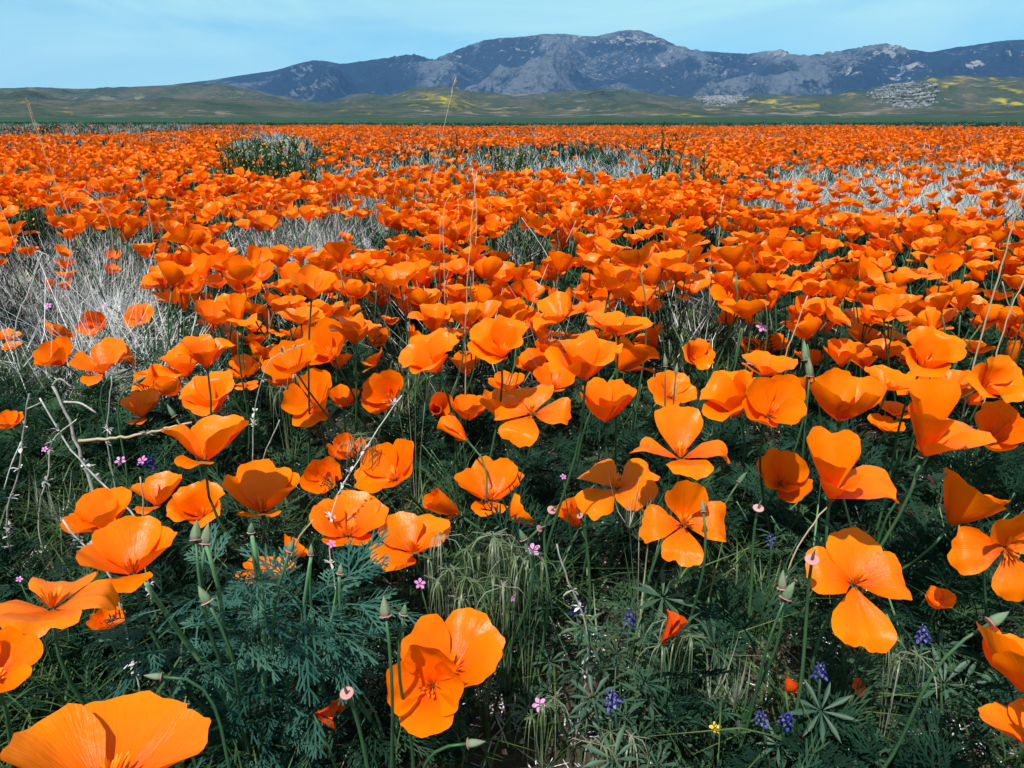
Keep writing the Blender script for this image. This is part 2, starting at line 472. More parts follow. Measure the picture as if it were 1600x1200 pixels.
def blob(PX, PY, spots):
    m = np.zeros_like(PX)
    WX = (fbm(PX / 26 + 7, PY / 9, 4, 301) - 0.5) * 44; WY = (fbm(PX / 26, PY / 9 + 5, 4, 302) - 0.5) * 17
    PX, PY = PX + WX, PY + WY
    for (cx, cy, rx, ry, s) in spots:
        m = np.maximum(m, s * np.exp(-(((PX - cx) / rx) ** 2 + ((PY - cy) / ry) ** 2)))
    return m

A, RR, X, Y, H, rid, f2 = height_layer(SKY_MAIN, 3600, 7600, 5600, 900, 230, 3, 640, False)
PX, PY = pxpy(X, Y, H)
rid2 = ridged(X / 330 + 3, Y / 330, 4, 77)
rid3 = ridged(X / 150 + 1, Y / 150 + 8, 3, 78)
gully = np.clip((0.46 - rid) * 1.5, -.3, .5) + np.clip((0.42 - rid2) * 1.5, -.35, 0.5) + np.clip((0.42 - rid3) * 0.9, -.3, 0.3)                                    # scrub in the gullies, its dark colour also painting in relief shade
WXX = PX + 170 * (fbm(PX / 55, PY / 22, 4, 401) - 0.5) + (PY - 110) * 1.3
wood = np.maximum.reduce([np.clip((WXX - 1265) / 90, 0, 1) * np.clip((150 - PY) / 20, 0, 1),
                          np.clip((680 - WXX) / 50, 0, 1) * np.clip((PX - 320) / 120, 0, 1) * 0.88,
                          blob(PX, PY, [(1000, 75, 55, 9, .8), (930, 118, 60, 14, .5), (1110, 100, 70, 30, .55), (760, 130, 90, 18, .6)])])
bare = blob(PX, PY, [(1390, 80, 26, 13, 1.0), (1425, 104, 20, 6, 1.0), (1520, 100, 22, 6, .95), (1330, 112, 30, 4, .8), (1590, 88, 26, 8, .8), (1218, 82, 20, 8, .8),
                     (985, 62, 60, 8, .75), (900, 60, 14, 8, .7), (720, 90, 22, 16, .5), (820, 75, 60, 20, .35), (1000, 100, 160, 30, .3), (1410, 122, 20, 5, .7)])
mm = hill_mat('mountain_slope',
              [(0.36, (0.038, 0.046, 0.046)), (0.5, (0.105, 0.108, 0.110)), (0.62, (0.055, 0.068, 0.056))],
              [('gully', [(0.35, (0.010, 0.016, 0.018)), (0.65, (0.026, 0.034, 0.030))], 0.060, 0.70, 0.55),
               ('wood', [(0.35, (0.008, 0.013, 0.015)), (0.65, (0.018, 0.024, 0.022))], 0.034, 0.80, 0.16),
               ('bare', [(0.35, (0.15, 0.14, 0.125)), (0.65, (0.25, 0.235, 0.215))], 0.026, 1.02, 0.16)], 0.014)
mountain = obj('mountain', grid_mesh('mountain', X, Y, H, mm, {'gully': gully * 1.0 + 0.3 * (f2 - 0.5) + 0.32, 'wood': wood * 0.86 - 0.1 + 0.35 * np.clip(gully, -.5, .6), 'bare': bare * 0.92}))
tag(mountain, kind='structure')

A, RR, X, Y, H, rid, f2 = height_layer(SKY_HILL, 900, 3500, 2700, 820, 190, 21, 430, False)
PX, PY = pxpy(X, Y, H)
flower = blob(PX, PY, [(690, 158, 30, 12, .8), (660, 152, 20, 8, .6), (1180, 160, 22, 4, .9), (1215, 158, 18, 6, .8), (1490, 132, 24, 7, 1.0), (1500, 124, 16, 6, .7), (1560, 158, 22, 5, 1.0),
                       (1550, 138, 26, 8, .6), (1330, 150, 26, 3, .8), (1600, 162, 12, 4, .9), (106, 175, 5, 4, .9), (278, 180, 6, 4, .8), (945, 162, 20, 3, .7), (740, 160, 40, 6, .55),
                       (1060, 178, 60, 2, .6), (1320, 181, 30, 2, .7), (1420, 135, 18, 10, .5), (1530, 130, 60, 10, .45), (1580, 142, 30, 8, .6), (1450, 126, 20, 5, .6), (1240, 166, 40, 4, .5)])
scrub = blob(PX, PY, [(935, 149, 50, 8, .9), (385, 170, 14, 8, .6), (350, 146, 30, 10, .5), (1080, 160, 20, 4, .5), (250, 145, 60, 4, .5)])
tan = blob(PX, PY, [(75, 170, 40, 4, .6), (160, 178, 60, 4, .5), (300, 172, 60, 5, .5), (800, 170, 200, 6, .4), (720, 166, 30, 4, .6), (1290, 175, 200, 5, .35)])
hm = hill_mat('foothill_grass',
              [(0.34, (0.024, 0.042, 0.024)), (0.5, (0.050, 0.062, 0.036)), (0.64, (0.095, 0.082, 0.058))],
              [('tan', [(0.35, (0.16, 0.12, 0.085)), (0.65, (0.22, 0.18, 0.125))], 0.022, 0.98, 0.35),
               ('scrub', [(0.35, (0.014, 0.024, 0.020)), (0.65, (0.03, 0.042, 0.03))], 0.045, 1.0, 0.08),
               ('flower', [(0.35, (0.26, 0.20, 0.02)), (0.65, (0.40, 0.30, 0.02))], 0.030, 0.85, 0.7)], 0.012)
foothills = obj('foothills', grid_mesh('foothills', X, Y, H, hm, {'flower': flower * 0.85, 'scrub': scrub * 0.7, 'tan': tan * 0.6 + 0.9 * np.clip(0.5 - rid, -.2, 1) + 0.12}))
tag(foothills, kind='structure')
HILL = (PX, PY, X, Y, H)

# ---- pale boulder fields on two foothill knolls: each one mass of rocks
def rock_mat():
    m, n, l = new_mat('pale_rock')
    out = n.new('ShaderNodeOutputMaterial'); geo = n.new('ShaderNodeNewGeometry')
    c = ramp(n, [(0.3, (0.06, 0.06, 0.06)), (0.7, (0.27, 0.265, 0.255))])
    l.new(noise(n, l, 0.06, 5, 0.6, geo.outputs['Position']).outputs['Fac'], c.inputs[0])
    p = n.new('ShaderNodeBsdfPrincipled'); p.inputs['Roughness'].default_value = 0.95
    l.new(c.outputs[0], p.inputs['Base Color']); l.new(p.outputs[0], out.inputs['Surface'])
    return m
def boulders(name, label, cx, cy, rx, ry, count, size):
    PX, PY, X, Y, H = HILL
    w = np.exp(-1.6 * (((PX - cx) / rx) ** 2 + ((PY - cy) / ry) ** 2) ** 1.5)
    w[w < 0.12] = 0
    # only on the slopes that face the plain
    front = np.gradient(H, axis=0) > 0
    w = (w * front).ravel(); w /= w.sum()
    idx = rng.choice(w.size, count, p=w)
    mb = MB()
    phi = (1 + 5 ** 0.5) / 2
    ico = np.array([(-1, phi, 0), (1, phi, 0), (-1, -phi, 0), (1, -phi, 0), (0, -1, phi), (0, 1, phi), (0, -1, -phi), (0, 1, -phi), (phi, 0, -1), (phi, 0, 1), (-phi, 0, -1), (-phi, 0, 1)]) / 1.9
    icf = [(0, 11, 5), (0, 5, 1), (0, 1, 7), (0, 7, 10), (0, 10, 11), (1, 5, 9), (5, 11, 4), (11, 10, 2), (10, 7, 6), (7, 1, 8), (3, 9, 4), (3, 4, 2), (3, 2, 6), (3, 6, 8), (3, 8, 9), (4, 9, 5), (2, 4, 11), (6, 2, 10), (8, 6, 7), (9, 8, 1)]
    for i in idx:
        s = size * rng.uniform(0.35, 1.0) ** 1.6
        c = np.array([X.ravel()[i] + rng.uniform(-5, 5), Y.ravel()[i] + rng.uniform(-9, 9), H.ravel()[i] + s * 0.15])
        v = ico * rng.uniform(0.65, 1.25, (12, 1)) * s * np.array([rng.uniform(.8, 1.4), rng.uniform(.8, 1.3), rng.uniform(.8, 1.5)]) @ np.array(Matrix.Rotation(rng.uniform(0, 6.28), 3, 'Z'))
        mb.add(v + c, icf)
    o = obj(name, mb.mesh(name, RM, smooth=False))
    return tag(o, label, 'rocks', 'rock outcrops on the foothills', 'stuff')
RM = rock_mat()
boulders('rock_outcrop', 'white boulder outcrop on the low knoll below the mountain, right of centre', 1125, 152, 36, 13, 2600, 3.0)
boulders('rock_outcrop', 'wide grey boulder outcrop on the foothill below the dark wooded ridge', 1418, 147, 58, 20, 3600, 3.0)

# ================================================================== poppies
# petal: (angle from the flower's axis at the base, at the lip, sharp bend near the lip, half width of the fan, length, curl round the axis)
FORMS = {
    'goblet': (0.056, [(46, 22, 10, 49, 1.0, 0.92), (43, 19, 10, 49, 0.97, 0.92)] * 2),
    'cup':    (0.058, [(58, 14, 4, 49, 1.0, 0.92), (55, 10, 4, 49, 0.97, 0.92)] * 2),
    'bowl':   (0.060, [(64, 26, 6, 52, 1.0, 0.80), (60, 22, 6, 52, 0.97, 0.80)] * 2),
    'wide':   (0.068, [(66, 46, 16, 54, 1.0, 0.62), (62, 42, 16, 54, 0.97, 0.62)] * 2),
    'flare':  (0.060, [(42, 26, 50, 50, 1.0, 0.85), (38, 24, 44, 50, 0.97, 0.85)] * 2),
    'closed': (0.030, [(15, 6, 0, 42, 1.0, 1.0), (12, 3, 0, 42, 1.0, 1.0)] * 2),
    'back':   (0.070, [(44, 12, 6, 56, 1.08, 0.62), (58, 36, 10, 50, 1.0, 0.75), (78, 60, 18, 50, 0.85, 0.6), (56, 34, 10, 50, 1.0, 0.75)]),
    'cross':  (0.080, [(34, 16, 4, 42, 1.1, 0.6), (72, 84, 55, 40, 1.0, 0.35), (80, 88, 34, 43, 0.95, 0.3), (72, 84, 55, 40, 1.0, 0.35)]),
    'reflex': (0.076, [(62, 96, 40, 46, 1.0, -0.20), (70, 92, 50, 44, 1.0, 0.2), (72, 104, 36, 46, 1.05, -0.25), (66, 92, 46, 44, 1.0, 0.2)]),
    'droop':  (0.085, [(48, 60, 10, 56, 1.0, 0.4), (66, 84, 40, 48, 1.0, 0.3), (74, 92, 34, 42, 1.3, 0.12), (64, 80, 40, 50, 1.0, 0.3)]),
    'tulip':  (0.066, [(10, 12, 6, 46, 1.15, 0.75), (22, 10, 0, 46, 0.9, 0.85), (46, 30, 10, 46, 0.72, 0.8), (60, 86, 34, 46, 1.05, 0.45)]),
    'pair':   (0.070, [(52, 22, 8, 56, 1.05, 0.6), (50, 40, 20, 46, 0.9, 0.7), (84, 76, 10, 46, 0.7, 0.6), (50, 30, 14, 50, 1.0, 0.65)]),
}
def petal_grid(spec, phi, seed, nu=15, nv=13, outer=False, wob=1.0):
    th0, th1, bend, half, length, curl = spec
    r_ = np.random.default_rng(seed)
    th0 += r_.normal(0, 4) * wob + (3.5 if outer else 0); th1 += r_.normal(0, 7) * wob + (3 if outer else 0)
    half *= r_.uniform(0.93, 1.06)
    s = np.linspace(-1, 1, nu)
    v = np.linspace(0.0, 1, nv) ** 0.85
    S, V = np.meshgrid(s, v)
    # outline of the fan: rounded shoulders, a slightly wavy, sometimes notched lip
    ph = r_.uniform(0, 6.28, 6)
    lip = 1 - 0.09 * np.abs(S) ** 2 - 0.33 * np.abs(S) ** 5 + 0.022 * np.sin(5 * S + ph[0]) + 0.018 * np.sin(11 * S + ph[1]) + 0.014 * np.sin(21 * S + ph[2])
    if r_.random() < 0.45:
        lip = lip - r_.uniform(0.04, 0.12) * np.exp(-((S - r_.uniform(-0.5, 0.5)) / 0.13) ** 2)
    rho = 0.03 + 0.97 * V * lip
    x = rho * np.sin(S * R(half)); y = rho * np.cos(S * R(half)) * (0.9 + 0.1 / math.cos(R(half) * 0.6))
    # centre line in the plane of the axis
    k = 60
    tt = np.linspace(0, 1.15, k)
    vb = r_.uniform(0.58, 0.74)
    q = np.clip((tt - vb) / 0.16, 0, 1); q = q * q * (3 - 2 * q)
    th = np.radians(th0 + (th1 - th0) * tt ** 1.2 + bend * q + r_.normal(0, 5) * wob * np.sin(tt * 5 + ph[3]))
    dr, dz = np.sin(th), np.cos(th)
    rc = np.concatenate([[0], np.cumsum((dr[1:] + dr[:-1]) / 2)]) * (tt[1] - tt[0]) + 0.035
    zc = np.concatenate([[0], np.cumsum((dz[1:] + dz[:-1]) / 2)]) * (tt[1] - tt[0])
    cr, cz, ct = np.interp(y, tt, rc), np.interp(y, tt, zc), np.interp(y, tt, th)
    Rc = np.maximum(np.abs(cr), 0.04) / (abs(curl) + 1e-3) * np.sign(curl)
    wa = np.clip(x / Rc, -1.75, 1.75)
    tan_, nrm = np.abs(Rc) * np.sin(np.abs(wa)) * np.sign(x), Rc * (1 - np.cos(wa))
    # ruffles that grow towards the lip, one soft lengthwise fold, fine crinkles
    ruf = 0.045 * np.sin(4.2 * S + ph[4]) * V ** 2.2 + 0.024 * np.sin(10 * S + ph[5] + 2 * V) * V ** 4 + 0.03 * np.exp(-((S - r_.uniform(-0.4, 0.4)) / 0.16) ** 2) * V * r_.normal(0, 1)
    ruf = ruf + 0.030 * r_.normal() * V ** 2 * S + 0.022 * (fbm(S * 2.2 + ph[0] * 9, V * 2.5 + ph[1] * 9, 3, 77) - 0.5)
    nrm = nrm + ruf * wob + (-0.018 if outer else 0.004) * np.minimum(1, V * 3)
    rr = cr - nrm * np.cos(ct); zz = cz + nrm * np.sin(ct)
    cp, sp = math.cos(R(phi)), math.sin(R(phi))
    P = np.stack([rr * cp - tan_ * sp, rr * sp + tan_ * cp, zz], -1) * length
    uv = np.stack([S * 0.5 + 0.5, rho], -1)
    nu_, nv_ = nu, nv
    faces = [(j * nu_ + i, j * nu_ + i + 1, (j + 1) * nu_ + i + 1, (j + 1) * nu_ + i) for j in range(nv_ - 1) for i in range(nu_ - 1)]
    return P.reshape(-1, 3), faces, uv.reshape(-1, 2)
def flower_petals(form, phi0, seed, nu=15, nv=13, wob=1.0, over=None):
    specs = [tuple(p) for p in FORMS[form][1]]
    if over:
        for i, p in over.items():
            specs[i] = p
    out = []
    for i, sp in enumerate(specs):
        if sp is None:
            continue
        out.append(petal_grid(sp, phi0 + 90 * i + random.Random(seed * 7 + i).gauss(0, 7) * wob, seed * 11 + i, nu, nv, outer=(i % 2 == 0), wob=wob))
    return out
def petal_meshes(pet, mat='petal'):
    res = []
    for P, F, U in pet:
        mb = MB(); mb.add(P, F, U); res.append(mb.mesh('petal', M[mat]))
    return res
def stamens_mesh(seed):
    r_ = random.Random(seed); mb = MB()
    for k in range(44):
        a, t = r_.uniform(0, 6.28), r_.uniform(2, 40)
        L = r_.uniform(0.16, 0.34)
        d = np.array([math.sin(R(t)) * math.cos(a), math.sin(R(t)) * math.sin(a), math.cos(R(t))])
        side = np.array([-math.sin(a), math.cos(a), 0])
        b = np.array([d[0] * 0.05, d[1] * 0.05, 0.03])
        mb.ribbon([b, b + d * L * 0.4, b + d * L * 0.8, b + d * L], [0.010, 0.014, 0.036, 0.014], side)
    return mb.mesh('stamens', M['stamen'])
STAMENS = [stamens_mesh(i) for i in range(3)]
mb = MB(); mb.lathe([(0.0, -0.14), (0.035, -0.13), (0.05, -0.03), (0.085, -0.012), (0.088, 0.004), (0.06, 0.008)], 9)
RECEPT = mb.mesh('receptacle', M['stem'])

def stem_mesh(base, head, axis, rad=0.0016, seed=0, n=5):
    """from the ground (world point base = origin of the thing) up to the head, arriving along its axis"""
    b, h, a = np.zeros(3), np.asarray(head, float) - base, np.asarray(axis, float)
    L = np.linalg.norm(h)
    r_ = np.random.default_rng(seed)
    c1 = b + np.array([r_.normal(0, 0.02), r_.normal(0, 0.02), L * 0.45]); c2 = h - a * L * 0.35
    t = np.linspace(0, 1, 10)[:, None]
    pts = (1 - t) ** 3 * b + 3 * (1 - t) ** 2 * t * c1 + 3 * (1 - t) * t ** 2 * c2 + t ** 3 * h
    mb = MB(); mb.tube(pts, np.linspace(rad * 1.25, rad * 0.85, 10), n)
    return mb.mesh('stem', M['stem'])
TAKEN = []                                                # (px, py, radius) of flowers already placed
def poppy(head, rot3, S, meshes, label, group, seed, receptacle=True, loose=0.03):
    axis = np.array(rot3.col[2])
    r_ = np.random.default_rng(seed + 999)
    bx, by = head[0] - axis[0] * 0.05 + r_.normal(0, loose), head[1] - axis[1] * 0.05 + abs(r_.normal(0, loose)) * 0.6 + 0.01
    base = np.array([bx, by, float(gz(bx, by)) - 0.004])
    t = empty('poppy', base)
    e = rot3.to_euler()
    loc = Vector(head - base)
    for me in meshes:
        obj('petal', me, t, loc, e, S)
    obj('stamens', STAMENS[seed % 3], t, loc, e, S)
    if receptacle:
        obj('receptacle', RECEPT, t, loc, e, S)
    obj('stem', stem_mesh(base, np.asarray(head) - axis * S * 0.1, axis, 0.0009 + 0.009 * S, seed), t)
    return tag(t, label, 'poppy', group)
def fit(pet, rot3, cx, cy, w, D, zlo=0.13, zhi=0.33):
    V = np.concatenate([p[0] for p in pet]) @ np.array(rot3).T
    d = D * FPX / w
    z = at_depth(cx, cy, d)[2]
    if z < zlo or z > zhi:
        zz = min(max(z, zlo), zhi)
        r = ray(cx, cy)
        if r[2] < -1e-3:
            d = (zz - CAM_H) / r[2]
    pos = at_depth(cx, cy, d); S = w * d / FPX / 1.5
    for _ in range(5):
        px, py, dd = project(pos + V * S)
        S *= w / (px.max() - px.min())
        px, py, dd = project(pos + V * S)
        pos = pos + CR * (cx - (px.max() + px.min()) / 2) * d / FPX - CU * (cy - (py.max() + py.min()) / 2) * d / FPX
    return pos, S
# (centre x, centre y, width in the photograph; form; lean azimuth, lean, turn of the petals; label)
HERO = [
 (165, 1190, 330, 'wide', 265, 28, 95, 'largest poppy, wide open, cropped by the bottom edge in the corner below the leafy plant'),
 (-15, 1045, 165, 'bowl', 300, 30, 60, 'orange poppy cut off by the picture\'s left side, above the corner poppy'),
 (70, 945, 235, 'reflex', 255, 2, 20, 'flat open poppy with a white glint along its petal, by the left side'),
 (198, 866, 160, 'back', 300, 18, 110, 'open poppy with one petal curling out to the right, beside the twin grey buds'),
 (150, 797, 112, 'bowl', 250, 10, 40, 'bowl shaped poppy just above the poppy with the curled right petal'),
 (243, 770, 86, 'pair', 280, 8, 80, 'half hidden poppy between two larger ones, under the arching dry stem'),
 (306, 787, 92, 'flare', 90, 6, 45, 'upright poppy with a deep notch in its lip behind the twin grey buds'),
 (408, 762, 124, 'back', 268, 16, 100, 'broad poppy with a glossy rim and one petal drooping, above the leafy plant'),
 (501, 742, 68, 'cup', 268, 52, 45, 'small round poppy facing the viewer with its stamens showing'),
 (320, 690, 138, 'pair', 262, 18, 85, 'wide poppy of two broad petals right of the leaning straw stick'),
 (541, 697, 63, 'cup', 280, 16, 20, 'small cup poppy just above the round poppy facing the viewer'),
 (600, 728, 94, 'bowl', 235, 40, 30, 'bowl poppy tilted to the left with the bleached twig crossing it'),
 (545, 810, 125, 'wide', 275, 20, 100, 'broad yellow-orange poppy left of the poppy over the drooping grass'),
 (641, 846, 128, 'wide', 262, 28, 50, 'broad poppy hanging over the drooping brome grass'),
 (690, 784, 58, 'closed', 215, 48, 10, 'small half-closed poppy leaning left beside the big bowl poppy'),
 (765, 760, 112, 'back', 268, 14, 92, 'big bowl poppy with a tall back petal in the middle of the picture'),
 (815, 795, 40, 'cup', 20, 30, 30, 'shaded small poppy hidden behind the big bowl poppy in the middle'),
 (700, 1030, 180, 'wide', 275, 26, 60, 'rear flower of the joined pair at bottom centre, its petals spread to the right'),
 (664, 1080, 122, 'bowl', 262, 56, 88, 'front flower of the joined pair at bottom centre, stamens facing the viewer'),
 (1067, 818, 138, 'cross', 265, 34, 92, 'four-petalled poppy with one petal upright and dark stamens, right of centre'),
 (1062, 691, 158, 'cross', 268, 26, 88, 'spread poppy with one upright petal above the one with dark stamens'),
 (965, 765, 134, 'reflex', 225, 26, 30, 'sprawling poppy with glossy folded petals left of the upright-petalled one'),
 (888, 800, 40, 'closed', 205, 30, 0, 'small red-orange half-closed poppy under the sprawling poppy'),
 (832, 650, 122, 'reflex', 255, 40, 75, 'flat poppy tipped to the viewer with a rolled petal and pale centre'),
 (795, 632, 92, 'bowl', 270, 10, 50, 'poppy partly hidden behind the flat one with the rolled petal'),
 (736, 636, 62, 'cup', 275, 6, 30, 'cup poppy beside the small rosette poppy'),
 (689, 632, 37, 'closed', 268, 62, 20, 'tiny red rosette poppy seen from above'),
 (706, 667, 48, 'closed', 150, 62, 0, 'small closed poppy lying on its side under the rosette poppy'),
 (950, 624, 90, 'goblet', 268, 4, 40, 'plain goblet shaped poppy standing alone left of the spread poppy'),
 (1050, 608, 78, 'wide', 280, 12, 60, 'low spread poppy behind the plain goblet poppy'),
 (866, 588, 68, 'bowl', 265, 14, 90, 'bowl poppy with a ragged lip below the big central cluster'),
 (790, 595, 60, 'bowl', 275, 6, 10, 'shallow dark sided poppy left of the ragged lip bowl poppy'),
 (832, 560, 56, 'goblet', 200, 26, 15, 'shaded poppy drooping below a bent dry stem'),
 (912, 555, 124, 'flare', 255, 10, 30, 'large crumpled poppy leading the central cluster'),
 (993, 548, 80, 'flare', 20, 16, 60, 'poppy leaning right at the end of the central cluster'),
 (970, 505, 108, 'wide', 90, 6, 20, 'wide poppy with a glossy rim at the back of the central cluster'),
 (778, 530, 97, 'flare', 265, 4, 50, 'large funnel shaped poppy where the tall dry stalk comes down'),
 (670, 548, 96, 'flare', 230, 10, 95, 'flared poppy with a drooping side petal left of the tall dry stalk'),
 (727, 567, 52, 'goblet', 280, 4, 30, 'small poppy at the foot of the tall dry stalk'),
 (597, 612, 68, 'goblet', 250, 16, 45, 'goblet poppy with a bleached twig tip at its side'),
 (537, 618, 50, 'cup', 280, 10, 30, 'narrow cup poppy between two larger goblet poppies'),
 (479, 621, 80, 'bowl', 268, 34, 88, 'deep bowl poppy open to the viewer with orange stamens inside'),
 (382, 572, 60, 'bowl', 270, 8, 40, 'small shallow bowl poppy left of the deep open bowl'),
 (323, 614, 88, 'flare', 260, 12, 92, 'poppy with a pinched pale lip above the leaning straw stick'),
 (218, 635, 68, 'pair', 285, 8, 100, 'poppy with a pointed back petal left of the pinched lip poppy'),
 (230, 590, 52, 'flare', 240, 14, 20, 'small poppy with a green bud lying across it'),
 (283, 563, 78, 'flare', 262, 10, 70, 'poppy with folded petals in the left hand cluster'),
 (320, 548, 98, 'flare', 268, 4, 40, 'tallest funnel poppy of the left hand cluster'),
 (152, 565, 92, 'pair', 268, 16, 80, 'broad poppy with an upright petal at the edge of the dry grass clearing'),
 (195, 551, 44, 'goblet', 30, 14, 30, 'shaded poppy behind the broad one at the dry grass clearing'),
 (82, 548, 62, 'cup', 250, 10, 60, 'cup poppy left of the broad one at the dry grass clearing'),
 (95, 516, 52, 'bowl', 60, 10, 30, 'poppy peeping over the cup poppy at the dry grass clearing'),
 (142, 506, 48, 'cup', 262, 36, 20, 'small bright cup with an open mouth at the dry grass clearing'),
 (216, 492, 50, 'wide', 275, 12, 45, 'ragged open poppy alone right of the dry grass clearing'),
 (10, 655, 54, 'cup', 290, 20, 20, 'red-orange poppy half outside the picture beside the white dead twigs'),
 (12, 522, 44, 'wide', 280, 10, 20, 'small flat poppy at the left side above the white dead twigs'),
 (18, 540, 34, 'wide', 270, 10, 60, 'smallest flat poppy at the left side above the white dead twigs'),
 (1226, 743, 88, 'goblet', 262, 12, 135, 'goblet poppy on a straight green stem with a hanging pink calyx beside'),
 (1333, 726, 146, 'tulip', 255, 6, 100, 'tulip-like poppy with a long petal drooping to its right'),
 (1135, 618, 84, 'flare', 210, 14, 60, 'poppy with a shining left petal behind the big round cup'),
 (1210, 626, 102, 'cup', 264, 16, 45, 'big round cup poppy right of the shining petal'),
 (1203, 568, 88, 'wide', 275, 8, 30, 'glossy wide poppy peeping over the big round cup'),
 (1325, 616, 124, 'cup', 275, 4, 20, 'very large smooth cup poppy at right of centre'),
 (1320, 550, 68, 'goblet', 100, 8, 45, 'poppy with a squared petal standing behind the very large cup'),
 (1463, 549, 96, 'flare', 270, 2, 50, 'tall funnel poppy with pointed side petals toward the right'),
 (1395, 590, 90, 'wide', 285, 12, 70, 'spread poppy squeezed between the very large cup and the tall funnel'),
 (1488, 652, 140, 'tulip', 258, 10, 110, 'smooth hooded poppy with a rolled shiny petal'),
 (1490, 592, 76, 'bowl', 275, 10, 30, 'poppy with a glinting lip above the hooded poppy'),
 (1558, 592, 96, 'flare', 290, 10, 20, 'flared poppy near the right side with a red shaded cup'),
 (1568, 665, 90, 'cup', 260, 18, 70, 'dark red-orange cup at the right side below the flared poppy'),
 (1527, 776, 106, 'goblet', 20, 34, 70, 'goblet poppy leaning right with two pointed petals, right side'),
 (1570, 870, 180, 'cross', 262, 30, 92, 'large four-petalled poppy cropped by the right side'),
 (1342, 922, 168, 'droop', 285, 30, 92, 'drooping glossy poppy with one petal hanging straight down'),
 (1625, 1032, 200, 'back', 255, 30, 150, 'upper of two poppies cropped by the lower right side'),
 (1625, 1146, 195, 'wide', 250, 26, 140, 'lower of two poppies cropped by the lower right side'),
 (1470, 933, 50, 'cup', 268, 20, 30, 'small poppy down among the leaves behind the drooping glossy one'),
 (415, 890, 96, 'wide', 90, 12, 40, 'shaded poppy behind the stems of the leafy plant'),
 (465, 852, 42, 'goblet', 40, 16, 20, 'little poppy behind a green bud of the leafy plant'),
 (165, 965, 62, 'cup', 300, 20, 40, 'shaded poppy tucked under the flat one by the left side'),
 (1092, 553, 52, 'flare', 290, 4, 20, 'small poppy with a hanging petal in the dark gap right of the central cluster'),
 (1178, 540, 42, 'cup', 262, 20, 20, 'left one of the twin small poppies beside the dark gap'),
 (1212, 540, 44, 'bowl', 280, 8, 40, 'right one of the twin small poppies beside the dark gap'),
 (1138, 497, 34, 'goblet', 250, 24, 20, 'hanging poppy at the top of the dark gap'),
 (1140, 460, 62, 'wide', 262, 20, 80, 'bright open poppy above the hanging one at the dark gap'),
 (555, 513, 84, 'flare', 275, 4, 40, 'wide funnel poppy beside the folded tall one, left of centre'),
 (505, 533, 72, 'goblet', 260, 10, 70, 'tall poppy with one petal folded over, left of centre'),
 (452, 560, 88, 'bowl', 255, 14, 40, 'poppy with a bleached twig lying across it, left of centre'),
 (590, 527, 34, 'cup', 262, 20, 40, 'small poppy in the shade of the wide funnel poppy'),
 (676, 496, 78, 'flare', 268, 2, 30, 'poppy with a shaded cup behind the flared one by the tall stalk'),
 (700, 470, 44, 'goblet', 100, 10, 20, 'bright poppy behind the one with the shaded cup by the tall stalk'),
 (1385, 660, 60, 'wide', 300, 24, 40, 'petal tips of a poppy below the very large smooth cup'),
]
HERO_H = [225, 165, 105, 120, 78, 68, 85, 90, 73, 83, 58, 83, 90, 96, 53, 96, 50, 160, 128, 133, 118, 95, 50, 100, 55, 63, 39, 42, 78, 60, 50, 34, 45, 85, 72, 40, 78, 73, 37, 71, 65, 93, 40,
          75, 56, 45, 55, 58, 75, 60, 47, 28, 42, 38, 52, 18, 14, 87, 130, 83, 85, 40, 90, 48, 82, 40, 125, 40, 78, 90, 108, 140, 178, 115, 110, 35, 45, 37, 48, 50, 43, 40, 48, 57, 63, 78, 65, 32, 57, 40, 30]
assert len(HERO_H) == len(HERO)
# real widths of flowers that stand nearer or farther than most of their form
NEARER = {(700, 1030): 0.090, (664, 1080): 0.050, (1067, 818): 0.066, (-15, 1045): 0.045, (70, 945): 0.085, (1342, 922): 0.070, (1325, 616): 0.072, (1333, 726): 0.060}
HG = 'poppies in the foreground'
for i, (cx, cy, w, form, az, tilt, phi0, lab) in enumerate(HERO):
    pet = flower_petals(form, phi0, 100 + i, 23, 15)
    best = None
    for tl in ([tilt] if form in ('closed', 'droop') else np.linspace(-30, 66, 25)):      # lean that gives the height it shows
        rot3 = rot_axis(az, tl)
        pos, S = fit(pet, rot3, cx, cy, w, NEARER.get((cx, cy), FORMS[form][0]))
        V = np.concatenate([p[0] for p in pet]) @ np.array(rot3).T
        _, py_, _ = project(pos + V * S)
        cost = abs((py_.max() - py_.min()) - HERO_H[i]) / HERO_H[i] + 0.006 * abs(tl - tilt)
        if best is None or cost < best[0]:
            best = (cost, rot3, pos, S)
    _, rot3, pos, S = best
    poppy(pos, rot3, S, petal_meshes(pet), lab, HG, 100 + i)
    TAKEN.append((cx, cy, w * 0.5))
print('HERO', len(HERO))

